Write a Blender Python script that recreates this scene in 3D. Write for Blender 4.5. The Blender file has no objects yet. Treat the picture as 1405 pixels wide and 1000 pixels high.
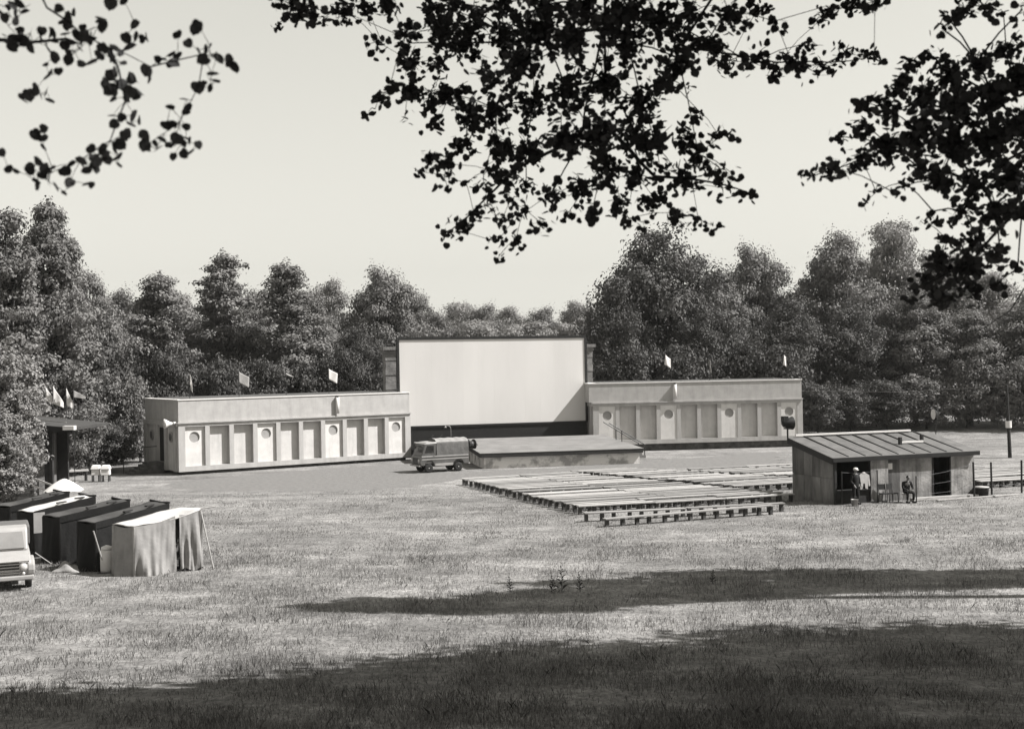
import bpy, bmesh, math, random
import numpy as np
from mathutils import Vector, Matrix, noise as mnoise

random.seed(7)
rng = np.random.default_rng(7)
R = math.radians
scene = bpy.context.scene
col = scene.collection

# ------------------------------------------------------------------ camera
CAM_H = 7.2
F = 1700.0                      # focal length in photo pixels (1405 wide)
HOR = 495.0
ROLL = 0.0175
cam_d = bpy.data.cameras.new('camera')
cam = bpy.data.objects.new('camera', cam_d)
col.objects.link(cam)
cam_d.sensor_width = 36.0
cam_d.lens = 36.0 * F / 1405.0
cam_d.clip_start = 0.1
cam_d.clip_end = 3000
cam_d.dof.use_dof = True
cam_d.dof.focus_distance = 75.0
cam_d.dof.aperture_fstop = 2.8
cam.matrix_world = (Matrix.Translation((0, 0, CAM_H))
                    @ Matrix.Rotation(R(90) - 5.0 / F, 4, 'X')
                    @ Matrix.Rotation(-math.atan(ROLL), 4, 'Z'))
scene.camera = cam

# ------------------------------------------------------------------ light
SUN_EL, SUN_TH = R(48), R(-4)          # SUN_TH: angle of the sun from +X toward +Y
world = bpy.data.worlds.new('World')
scene.world = world
world.use_nodes = True
nt = world.node_tree
nt.nodes.clear()
sky = nt.nodes.new('ShaderNodeTexSky')
sky.sky_type = 'NISHITA'
sky.sun_disc = False
sky.sun_elevation = SUN_EL
sky.sun_rotation = R(90) - SUN_TH
sky.altitude = 100
sky.air_density = 1.0
sky.dust_density = 1.0
sky.ozone_density = 1.0
bw = nt.nodes.new('ShaderNodeSeparateColor')      # blue-sensitive black-and-white film: the sky's blue light sets its grey
tint = nt.nodes.new('ShaderNodeMix')
tint.data_type = 'RGBA'; tint.blend_type = 'MULTIPLY'
tint.inputs[0].default_value = 1.0
bg = nt.nodes.new('ShaderNodeBackground')
bg.inputs['Strength'].default_value = 0.079
out = nt.nodes.new('ShaderNodeOutputWorld')
nt.links.new(sky.outputs[0], bw.inputs[0])
mxm = nt.nodes.new('ShaderNodeMath'); mxm.operation = 'MAXIMUM'
nt.links.new(bw.outputs['Green'], mxm.inputs[0]); nt.links.new(bw.outputs['Blue'], mxm.inputs[1])
pw_ = nt.nodes.new('ShaderNodeMath'); pw_.operation = 'POWER'; pw_.inputs[1].default_value = 0.6
ml_ = nt.nodes.new('ShaderNodeMath'); ml_.operation = 'MULTIPLY'; ml_.inputs[1].default_value = 1.87
nt.links.new(mxm.outputs[0], pw_.inputs[0]); nt.links.new(pw_.outputs[0], ml_.inputs[0])
nt.links.new(ml_.outputs[0], tint.inputs[6])
tint.inputs[7].default_value = (1.0, 0.983, 0.902, 1)
nt.links.new(tint.outputs[2], bg.inputs['Color'])
nt.links.new(bg.outputs[0], out.inputs[0])

sun_d = bpy.data.lights.new('sun', 'SUN')
sun_d.energy = 5.0
sun_d.angle = R(0.5)
sun_d.color = (1.0, 0.985, 0.97)
sun = bpy.data.objects.new('sun', sun_d)
col.objects.link(sun)
sdir = Vector((math.cos(SUN_EL) * math.cos(SUN_TH), math.cos(SUN_EL) * math.sin(SUN_TH), math.sin(SUN_EL)))
sun.rotation_euler = sdir.to_track_quat('Z', 'Y').to_euler()
sun.location = (60, 0, 80)

vs = scene.view_settings
vs.view_transform = 'Standard'
vs.look = 'None'
vs.gamma = 1.0
vs.exposure = 1.0

# ------------------------------------------------------------------ pixel helpers
def ray(x, y):
    xx = x - 702.5; yy = y - 500.0
    xr = xx - ROLL * yy
    yr = yy + ROLL * xx + (500.0 - HOR)
    return xr / F, -yr / F
def at(x, y, d):
    a, b = ray(x, y)
    return Vector((a * d, d, CAM_H + b * d))
def gnd(x, y, z=0.0):
    a, b = ray(x, y)
    d = (z - CAM_H) / b
    return Vector((a * d, d, z))

def gz(x, y):
    """terrain height"""
    t = min(max((45.0 - y) / 45.0, 0.0), 1.6)
    z = 5.6 * t ** 2.2 if t <= 1 else 5.6 + 3.0 * (t - 1)
    if y > 104:
        k = min(max((x - 18) / 20.0, 0), 1)
        z += min((y - 104) * 0.05, 4.0) * k
    if y < 45:
        z += 0.10 * mnoise.noise(Vector((x * 0.12, y * 0.12, 3.1))) * min(1, (45 - y) / 10)
    return z

# ------------------------------------------------------------------ materials
MATS = {}
def G(v, warm=1.0):
    v = v * 0.82
    return (v, v * (1 - 0.030 * warm), v * (1 - 0.062 * warm), 1)
def mat(name, v, v2=None, scale=3.0, rough=0.85, bump=0.0, bscale=None, detail=6.0, lo=0.35, hi=0.65,
        metal=0.0, rnd=0.0, streak=0.0, stretch=None, spec=0.3, coord='Object', trans=0.0, island=0.0, contrast=None):
    if name in MATS: return MATS[name]
    m = bpy.data.materials.new(name)
    m.use_nodes = True
    n = m.node_tree.nodes; L = m.node_tree.links
    b = n['Principled BSDF']
    b.inputs['Roughness'].default_value = rough
    b.inputs['Metallic'].default_value = metal
    b.inputs['Specular IOR Level'].default_value = spec
    b.inputs['Base Color'].default_value = G(v)
    cur = None
    tc = n.new('ShaderNodeTexCoord')
    src = tc.outputs[coord]
    if stretch:
        mp = n.new('ShaderNodeMapping'); mp.inputs['Scale'].default_value = stretch
        L.new(src, mp.inputs[0]); src = mp.outputs[0]
    if v2 is not None:
        nz = n.new('ShaderNodeTexNoise')
        nz.inputs['Scale'].default_value = scale
        nz.inputs['Detail'].default_value = detail
        nz.inputs['Roughness'].default_value = 0.6
        L.new(src, nz.inputs['Vector'])
        cr = n.new('ShaderNodeValToRGB')
        cr.color_ramp.elements[0].position = lo; cr.color_ramp.elements[0].color = G(v2)
        cr.color_ramp.elements[1].position = hi; cr.color_ramp.elements[1].color = G(v)
        L.new(nz.outputs['Fac'], cr.inputs[0])
        cur = cr.outputs[0]
    if streak:
        mp2 = n.new('ShaderNodeMapping'); mp2.inputs['Scale'].default_value = (2.2, 2.2, .22)
        L.new(tc.outputs[coord], mp2.inputs[0])
        n2 = n.new('ShaderNodeTexNoise'); n2.inputs['Scale'].default_value = 1.0; n2.inputs['Detail'].default_value = 7.0; n2.inputs['Roughness'].default_value = .7
        L.new(mp2.outputs[0], n2.inputs['Vector'])
        c2 = n.new('ShaderNodeValToRGB')
        c2.color_ramp.elements[0].position = .34; c2.color_ramp.elements[0].color = (1-streak,)*3 + (1,)
        c2.color_ramp.elements[1].position = .52; c2.color_ramp.elements[1].color = (1,1,1,1)
        L.new(n2.outputs['Fac'], c2.inputs[0])
        n3 = n.new('ShaderNodeTexNoise'); n3.inputs['Scale'].default_value = .55; n3.inputs['Detail'].default_value = 8.0; n3.inputs['Roughness'].default_value = .72
        L.new(tc.outputs[coord], n3.inputs['Vector'])
        c3 = n.new('ShaderNodeValToRGB')
        c3.color_ramp.elements[0].position = .28; c3.color_ramp.elements[0].color = (1-streak*1.5,)*3 + (1,)
        c3.color_ramp.elements[1].position = .36; c3.color_ramp.elements[1].color = (1,1,1,1)
        L.new(n3.outputs['Fac'], c3.inputs[0])
        for cc in (c2, c3):
            mx2 = n.new('ShaderNodeMix'); mx2.data_type = 'RGBA'; mx2.blend_type = 'MULTIPLY'; mx2.inputs[0].default_value = 1.0
            L.new(cur, mx2.inputs[6]); L.new(cc.outputs[0], mx2.inputs[7]); cur = mx2.outputs[2]
    if rnd or island:
        if island:
            oi = n.new('ShaderNodeNewGeometry'); o = oi.outputs['Random Per Island']; amt = island
        else:
            oi = n.new('ShaderNodeObjectInfo'); o = oi.outputs['Random']; amt = rnd
        mr = n.new('ShaderNodeMapRange')
        mr.inputs['To Min'].default_value = 1 - amt; mr.inputs['To Max'].default_value = 1 + amt
        L.new(o, mr.inputs['Value'])
        mx = n.new('ShaderNodeMix'); mx.data_type = 'RGBA'; mx.blend_type = 'MULTIPLY'
        mx.inputs[0].default_value = 1.0
        if cur is not None: L.new(cur, mx.inputs[6])
        else: mx.inputs[6].default_value = G(v)
        L.new(mr.outputs[0], mx.inputs[7])
        cur = mx.outputs[2]
    if cur is not None: L.new(cur, b.inputs['Base Color'])
    if bump:
        nb = n.new('ShaderNodeTexNoise')
        nb.inputs['Scale'].default_value = bscale or scale * 6
        nb.inputs['Detail'].default_value = 5.0
        L.new(src, nb.inputs['Vector'])
        bp = n.new('ShaderNodeBump'); bp.inputs['Strength'].default_value = bump
        bp.inputs['Distance'].default_value = 0.05
        L.new(nb.outputs['Fac'], bp.inputs['Height'])
        L.new(bp.outputs[0], b.inputs['Normal'])
    if trans:
        tr = n.new('ShaderNodeBsdfTranslucent')
        if cur is not None: L.new(cur, tr.inputs[0])
        else: tr.inputs[0].default_value = G(v)
        ms = n.new('ShaderNodeMixShader'); ms.inputs[0].default_value = trans
        L.new(b.outputs[0], ms.inputs[1]); L.new(tr.outputs[0], ms.inputs[2])
        L.new(ms.outputs[0], n['Material Output'].inputs[0])
    MATS[name] = m
    return m

M_plaster = mat('white plaster', 0.47, 0.40, 1.6, bump=0.35, bscale=18, streak=.14)
M_plaster_rec = mat('lightened recess plaster', 0.62, 0.54, 1.8, bump=0.4, bscale=25, streak=.15)  # toned paler than the frame plaster to lift the shade in the recesses
M_plaster_w = mat('bright plaster', 0.70, 0.61, 1.6, bump=0.2, bscale=18, streak=.10)
M_medal = mat('medallion plaster', 0.36, 0.30, 3)
M_plinth = mat('plinth concrete', 0.13, 0.05, 2.2, bump=0.5)
M_roofing = mat('flat roof felt', 0.10, 0.07, 1.0)
M_screen = mat('screen cloth', 0.73, 0.66, 0.30, rough=0.7, rnd=0.012, stretch=(1, 1, .25))
M_black = mat('black painted timber', 0.018, 0.012, 3, rough=0.6)
M_dark = mat('dark timber', 0.035, 0.02, 3, rough=0.8)
M_darkin = mat('dark board', 0.012, rough=0.9)
M_stone = mat('pylon stone', 0.28, 0.16, 1.8, bump=0.5)
M_conc = mat('stage concrete', 0.22, 0.16, 0.8, bump=0.4, bscale=12)
M_peel = mat('peeling limewash', 0.72, 0.33, 1.1, bump=0.4, lo=0.40, hi=0.52, detail=7)
M_plank = mat('weathered bench plank', 0.42, 0.24, 2.0, rnd=0.40, stretch=(.35, 6, 6), bump=0.3, bscale=9)
M_post = mat('bench post', 0.11, 0.06, 6, rnd=0.3)
M_shedw = mat('shed board', 0.20, 0.10, 1.2, rnd=0.35, bump=0.4, stretch=(1, 1, .5), streak=.5)
M_shedf = mat('shed plaster panel', 0.36, 0.18, 1.3, rnd=0.3, bump=0.4, streak=.5)
M_felt = mat('roof felt', 0.14, 0.10, 1.5, bump=0.3, rnd=0.12, streak=.25)
M_batten = mat('roof batten', 0.035)
M_white = mat('white paint', 0.78, 0.7, 4)
M_metal = mat('galvanised tube', 0.45, 0.35, 5, rough=0.5, metal=0.4)
M_iron = mat('dark iron', 0.03, rough=0.5)
M_flagw = mat('white flag cloth', 0.85, 0.78, 3, trans=0.25)
M_flagg = mat('grey flag cloth', 0.46, 0.36, 3, trans=0.25)
M_vanbody = mat('van paint', 0.12, 0.085, 2, rough=0.35, spec=0.5)
M_vanlight = mat('van light stripe', 0.35, 0.28, 2, rough=0.35, spec=0.5)
M_vandark = mat('van dark stripe', 0.06, rough=0.4)
M_canvas = mat('van canvas', 0.14, 0.10, 3, bump=0.4, bscale=8)
M_canvtop = mat('paler van canvas', 0.30, 0.23, 3, bump=0.3, bscale=8)  # paler canvas tone laid over the upper part of the cover
M_glass = mat('dark window glass', 0.02, rough=0.08, spec=0.8)
M_tyre = mat('tyre rubber', 0.02, rough=0.8)
M_rim = mat('wheel rim', 0.25, rough=0.5)
M_chrome = mat('chrome', 0.55, rough=0.2, metal=1.0)
M_lens = mat('headlight lens', 0.6, rough=0.15, spec=0.7)
M_truck = mat('truck paint', 0.40, 0.34, 2, rough=0.4, spec=0.4)
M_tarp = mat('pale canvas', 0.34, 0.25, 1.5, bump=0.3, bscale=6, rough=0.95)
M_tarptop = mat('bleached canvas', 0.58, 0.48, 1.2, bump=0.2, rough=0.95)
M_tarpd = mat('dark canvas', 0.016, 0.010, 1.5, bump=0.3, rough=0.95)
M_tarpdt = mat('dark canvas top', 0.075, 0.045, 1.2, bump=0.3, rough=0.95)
M_brick = mat('hut brick', 0.13, 0.09, 4, rnd=0.3, bump=0.4)
M_mortar = mat('mortar', 0.16, 0.12, 5)
M_bark = mat('bark', 0.045, 0.02, 5, bump=0.6, bscale=14, stretch=(1, 1, .3))
M_bark2 = mat('dark twig', 0.025, 0.015, 5)
M_leafA = mat('foliage mid', 0.25, 0.15, 0.30, rough=0.7, island=0.14, trans=0.25, spec=0.2, lo=.3, hi=.7)
M_leafB = mat('foliage dark', 0.13, 0.075, 0.30, rough=0.7, island=0.14, trans=0.2, spec=0.2, lo=.3, hi=.7)
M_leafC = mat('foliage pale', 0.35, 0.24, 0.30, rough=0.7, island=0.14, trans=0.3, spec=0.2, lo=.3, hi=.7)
M_leafN = mat('overhanging leaf', 0.07, 0.035, 3, rough=0.6, trans=0.25, rnd=.4, spec=0.2)
M_grass = mat('grass blade', 0.20, 0.12, 0.35, rough=0.8, island=0.5, trans=0.3, spec=0.15, coord='Object', lo=.35, hi=.6)
M_hay = mat('dry grass blade', 0.33, 0.22, 0.5, rough=0.8, island=0.35, trans=0.3, spec=0.15)
M_weed = mat('weed leaf', 0.05, 0.03, 4, trans=0.2)
M_skin = mat('skin', 0.20, rough=0.6)
M_cloth = mat('dark clothing', 0.012, 0.008, 6)
M_hair = mat('dark hair', 0.015)
M_wood = mat('pale timber', 0.45, 0.34, 2, stretch=(.4, 4, 4))

def ground_material():
    m = bpy.data.materials.new('meadow'); m.use_nodes = True
    n = m.node_tree.nodes; L = m.node_tree.links
    b = n['Principled BSDF']; b.inputs['Roughness'].default_value = 0.95
    b.inputs['Specular IOR Level'].default_value = 0.1
    tc = n.new('ShaderNodeTexCoord')
    def nz(scale, detail=6, rough=0.6, stretch=None):
        t = n.new('ShaderNodeTexNoise'); t.inputs['Scale'].default_value = scale
        t.inputs['Detail'].default_value = detail; t.inputs['Roughness'].default_value = rough
        src = tc.outputs['Object']
        if stretch:
            mp = n.new('ShaderNodeMapping'); mp.inputs['Scale'].default_value = stretch
            L.new(src, mp.inputs[0]); src = mp.outputs[0]
        L.new(src, t.inputs['Vector']); return t.outputs['Fac']
    def ramp(fac, a, b_, lo, hi):
        c = n.new('ShaderNodeValToRGB')
        c.color_ramp.elements[0].position = lo; c.color_ramp.elements[0].color = (a, a, a, 1)
        c.color_ramp.elements[1].position = hi; c.color_ramp.elements[1].color = (b_, b_, b_, 1)
        L.new(fac, c.inputs[0]); return c.outputs[0]
    def mul(a, b_, f=1.0):
        x = n.new('ShaderNodeMix'); x.data_type = 'RGBA'; x.blend_type = 'MULTIPLY'; x.inputs[0].default_value = f
        L.new(a, x.inputs[6]); L.new(b_, x.inputs[7]); return x.outputs[2]
    base = ramp(nz(0.09, 5), 0.168, 0.222, 0.38, 0.62)
    warm = n.new('ShaderNodeMix'); warm.data_type = 'RGBA'; warm.blend_type = 'MULTIPLY'; warm.inputs[0].default_value = 1.0
    L.new(base, warm.inputs[6]); warm.inputs[7].default_value = (1.0, .970, .938, 1); base = warm.outputs[2]
    worn = ramp(nz(0.35, 4, 0.6, (.5, 1.6, 1)), 0.78, 1.18, 0.36, 0.62)
    base = mul(base, worn)
    mid = ramp(nz(1.1, 6, 0.75), 0.62, 1.25, 0.32, 0.66)
    fine = ramp(nz(10.0, 8, 0.8, (1, .4, 1)), 0.30, 1.5, 0.32, 0.68)
    c = mul(mul(base, mid), fine, 1.0)
    L.new(c, b.inputs['Base Color'])
    bp = n.new('ShaderNodeBump'); bp.inputs['Strength'].default_value = 0.6; bp.inputs['Distance'].default_value = 0.08
    L.new(nz(4.0, 6, 0.7), bp.inputs['Height']); L.new(bp.outputs[0], b.inputs['Normal'])
    return m
M_ground = ground_material()
M_yard = mat('trodden earth yard', 0.215, 0.135, 3.5, rough=0.95, bump=0.6, bscale=9, detail=9, spec=0.1, lo=.3, hi=.7)

# ------------------------------------------------------------------ builders
class MB:
    def __init__(s): s.v = []; s.f = []
    def add(s, vs, fs):
        o = len(s.v); s.v += [tuple(p) for p in vs]; s.f += [tuple(i + o for i in f) for f in fs]; return s
    def box(s, x0, x1, y0, y1, z0, z1):
        return s.add([(x0,y0,z0),(x1,y0,z0),(x1,y1,z0),(x0,y1,z0),(x0,y0,z1),(x1,y0,z1),(x1,y1,z1),(x0,y1,z1)],
                     [(0,3,2,1),(4,5,6,7),(0,1,5,4),(1,2,6,5),(2,3,7,6),(3,0,4,7)])
    def hexa(s, p):
        return s.add(p, [(0,3,2,1),(4,5,6,7),(0,1,5,4),(1,2,6,5),(2,3,7,6),(3,0,4,7)])
    def bar(s, a, b, w, h, up=(0,0,1)):
        a = Vector(a); b = Vector(b); d = (b - a).normalized()
        u = d.cross(Vector(up))
        if u.length < 1e-4: u = d.cross(Vector((1,0,0)))
        u.normalize(); w2 = u * w / 2; t = u.cross(d).normalized() * h / 2
        return s.add([a-w2-t, a+w2-t, a+w2+t, a-w2+t, b-w2-t, b+w2-t, b+w2+t, b-w2+t],
                     [(0,1,2,3),(7,6,5,4),(0,4,5,1),(1,5,6,2),(2,6,7,3),(3,7,4,0)])
    def tube(s, pts, rad, n=8, cap=True):
        pts = [Vector(p) for p in pts]
        if not hasattr(rad, '__len__'): rad = [rad] * len(pts)
        vs = []; fs = []
        ref = Vector((0.37, 0.21, 0.9)).normalized()
        for i, p in enumerate(pts):
            d = (pts[min(i+1, len(pts)-1)] - pts[max(i-1, 0)]).normalized()
            u = d.cross(ref)
            if u.length < 0.05: u = d.cross(Vector((1,0,0)))
            u.normalize(); w = d.cross(u)
            for k in range(n):
                a = 2*math.pi*k/n
                vs.append(p + (u*math.cos(a) + w*math.sin(a)) * rad[i])
        for i in range(len(pts)-1):
            for k in range(n):
                k2 = (k+1) % n
                fs.append((i*n+k, i*n+k2, (i+1)*n+k2, (i+1)*n+k))
        if cap:
            fs.append(tuple(range(n-1, -1, -1))); fs.append(tuple(range((len(pts)-1)*n, len(pts)*n)))
        return s.add(vs, fs)
    def lathe(s, prof, n=20, axis='z', c=(0,0,0)):
        vs = []; fs = []
        for r, h in prof:
            for k in range(n):
                a = 2*math.pi*k/n
                p = (r*math.cos(a), r*math.sin(a), h)
                if axis == 'y': p = (p[0], p[2], p[1])
                if axis == 'x': p = (p[2], p[0], p[1])
                vs.append((p[0]+c[0], p[1]+c[1], p[2]+c[2]))
        m = len(prof)
        for i in range(m-1):
            for k in range(n):
                k2 = (k+1) % n
                fs.append((i*n+k, i*n+k2, (i+1)*n+k2, (i+1)*n+k))
        fs.append(tuple(range(n-1, -1, -1))); fs.append(tuple(range((m-1)*n, m*n)))
        return s.add(vs, fs)
    def prism(s, poly, a0, a1, plane='xz'):
        n = len(poly); vs = []
        for a in (a0, a1):
            for p in poly:
                vs.append((p[0], a, p[1]) if plane == 'xz' else ((a, p[0], p[1]) if plane == 'yz' else (p[0], p[1], a)))
        fs = [tuple(range(n)), tuple(range(2*n-1, n-1, -1))]
        for i in range(n):
            j = (i+1) % n; fs.append((i, n+i, n+j, j))
        return s.add(vs, fs)
    def grid(s, fn, nu, nv):
        vs = [fn(i/nu, j/nv) for j in range(nv+1) for i in range(nu+1)]
        fs = [(j*(nu+1)+i, j*(nu+1)+i+1, (j+1)*(nu+1)+i+1, (j+1)*(nu+1)+i) for j in range(nv) for i in range(nu)]
        return s.add(vs, fs)
    def mesh(s, name, m, smooth=False, fix=True):
        me = bpy.data.meshes.new(name)
        me.from_pydata([tuple(p) for p in s.v], [], s.f)
        if fix:
            bm = bmesh.new(); bm.from_mesh(me); bmesh.ops.recalc_face_normals(bm, faces=bm.faces); bm.to_mesh(me); bm.free()
        me.materials.append(m)
        if smooth: me.polygons.foreach_set('use_smooth', [True]*len(me.polygons))
        me.update(); return me
    def build(s, name, m, parent=None, smooth=False, bevel=0.0, loc=None, rz=0, fix=True):
        o = bpy.data.objects.new(name, s.mesh(name, m, smooth, fix))
        col.objects.link(o)
        if parent: o.parent = parent
        if loc is not None: o.location = loc
        if rz: o.rotation_euler[2] = rz
        if bevel:
            b = o.modifiers.new('bevel', 'BEVEL'); b.width = bevel; b.segments = 2; b.limit_method = 'ANGLE'
        return o

def tag(o, label=None, cat=None, group=None, kind=None):
    if label: o['label'] = label
    if cat: o['category'] = cat
    if group: o['group'] = group
    if kind: o['kind'] = kind
    return o
def thing(name, label, cat, loc=(0,0,0), rz=0.0, group=None):
    o = bpy.data.objects.new(name, None); col.objects.link(o)
    o.location = loc; o.rotation_euler[2] = rz; o.empty_display_size = 0.3
    return tag(o, label, cat, group)
def inst(me, name, parent=None, loc=(0,0,0), rot=(0,0,0), scale=(1,1,1)):
    o = bpy.data.objects.new(name, me); col.objects.link(o)
    if parent: o.parent = parent
    o.location = loc; o.rotation_euler = rot; o.scale = scale
    return o
def np_mesh(name, verts, faces_n, m, smooth=False):
    """verts (N,3) array; faces given as consecutive runs of faces_n vertices"""
    me = bpy.data.meshes.new(name)
    n = len(verts); nf = n // faces_n
    me.vertices.add(n); me.loops.add(n); me.polygons.add(nf)
    me.vertices.foreach_set('co', np.asarray(verts, dtype=np.float32).ravel())
    me.loops.foreach_set('vertex_index', np.arange(n, dtype=np.int32))
    me.polygons.foreach_set('loop_start', np.arange(0, n, faces_n, dtype=np.int32))
    me.polygons.foreach_set('loop_total', np.full(nf, faces_n, dtype=np.int32))
    me.materials.append(m)
    me.update(calc_edges=True)
    return me

# ------------------------------------------------------------------ ground
def build_ground():
    xs = sorted(set([-900, -500, -300, -200, -150, -110] + [round(-80 + i*2.0, 2) for i in range(81)] + [110, 150, 200, 300, 500, 900]))
    ys = sorted(set([-300, -150, -80, -40, -20] + [round(-10 + i*1.0, 2) for i in range(61)] + [54, 60, 70, 80, 90, 100, 104, 110, 120, 130, 140, 160, 184, 220, 300, 500, 900, 1500]))
    vs = []; fs = []
    for y in ys:
        for x in xs:
            vs.append((x, y, gz(x, y)))
    nx = len(xs)
    for j in range(len(ys)-1):
        for i in range(nx-1):
            fs.append((j*nx+i, j*nx+i+1, (j+1)*nx+i+1, (j+1)*nx+i))
    mb = MB(); mb.add(vs, fs)
    o = mb.build('ground', M_ground, smooth=True)
    tag(o, kind='structure')
    # trodden yard in front of the left wing, towards the benches
    pts = [(215,662),(300,655),(420,645),(540,636),(640,648),(760,642),(1060,620),(1075,640),(800,645),(640,656),(560,668),(420,676),(300,672),(235,670)]
    mb = MB()
    g = [gnd(*p) for p in pts]
    c = sum(g, Vector()) / len(g)
    poly = []
    n = len(g)
    for i in range(n):
        a, b = g[i], g[(i+1) % n]
        for k in range(6):
            p = a.lerp(b, k/6)
            q = 1.6*mnoise.noise(p*0.45)
            poly.append((p.x + q, p.y + q, 0.004))
    mb.add(poly, [tuple(range(len(poly)))])
    y = mb.build('yard', M_yard)
    tag(y, kind='structure')
build_ground()

# ------------------------------------------------------------------ wing buildings
def medallion_panel(mb, x0, x1, z0, z1, y, cx, cz, r, depth):
    n = 32; vs = []; fs = []
    per = []
    for k in range(n):
        a = 2*math.pi*k/n; c, s_ = math.cos(a), math.sin(a)
        t = min([ (x1-cx)/c if c > 1e-6 else 1e9, (x0-cx)/c if c < -1e-6 else 1e9,
                  (z1-cz)/s_ if s_ > 1e-6 else 1e9, (z0-cz)/s_ if s_ < -1e-6 else 1e9])
        per.append((cx+c*t, cz+s_*t))
        vs.append((cx+c*r, y, cz+s_*r))
    for k in range(n): vs.append((per[k][0], y, per[k][1]))
    for k in range(n): vs.append((cx+r*math.cos(2*math.pi*k/n), y+depth, cz+r*math.sin(2*math.pi*k/n)))
    corners = [(x1,z1),(x0,z1),(x0,z0),(x1,z0)]
    for k in range(n):
        k2 = (k+1) % n
        p, q = per[k], per[k2]
        extra = None
        for c in corners:
            on_p = abs(p[0]-c[0]) < 1e-6 or abs(p[1]-c[1]) < 1e-6
            on_q = abs(q[0]-c[0]) < 1e-6 or abs(q[1]-c[1]) < 1e-6
            if on_p and on_q and not (abs(p[0]-q[0]) < 1e-6 or abs(p[1]-q[1]) < 1e-6): extra = c
        if extra:
            vs.append((extra[0], y, extra[1])); fs.append((k, n+k, len(vs)-1, n+k2, k2))
        else: fs.append((k, n+k, n+k2, k2))
        fs.append((k, k2, 2*n+k2, 2*n+k))
    return mb.add(vs, fs)

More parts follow.
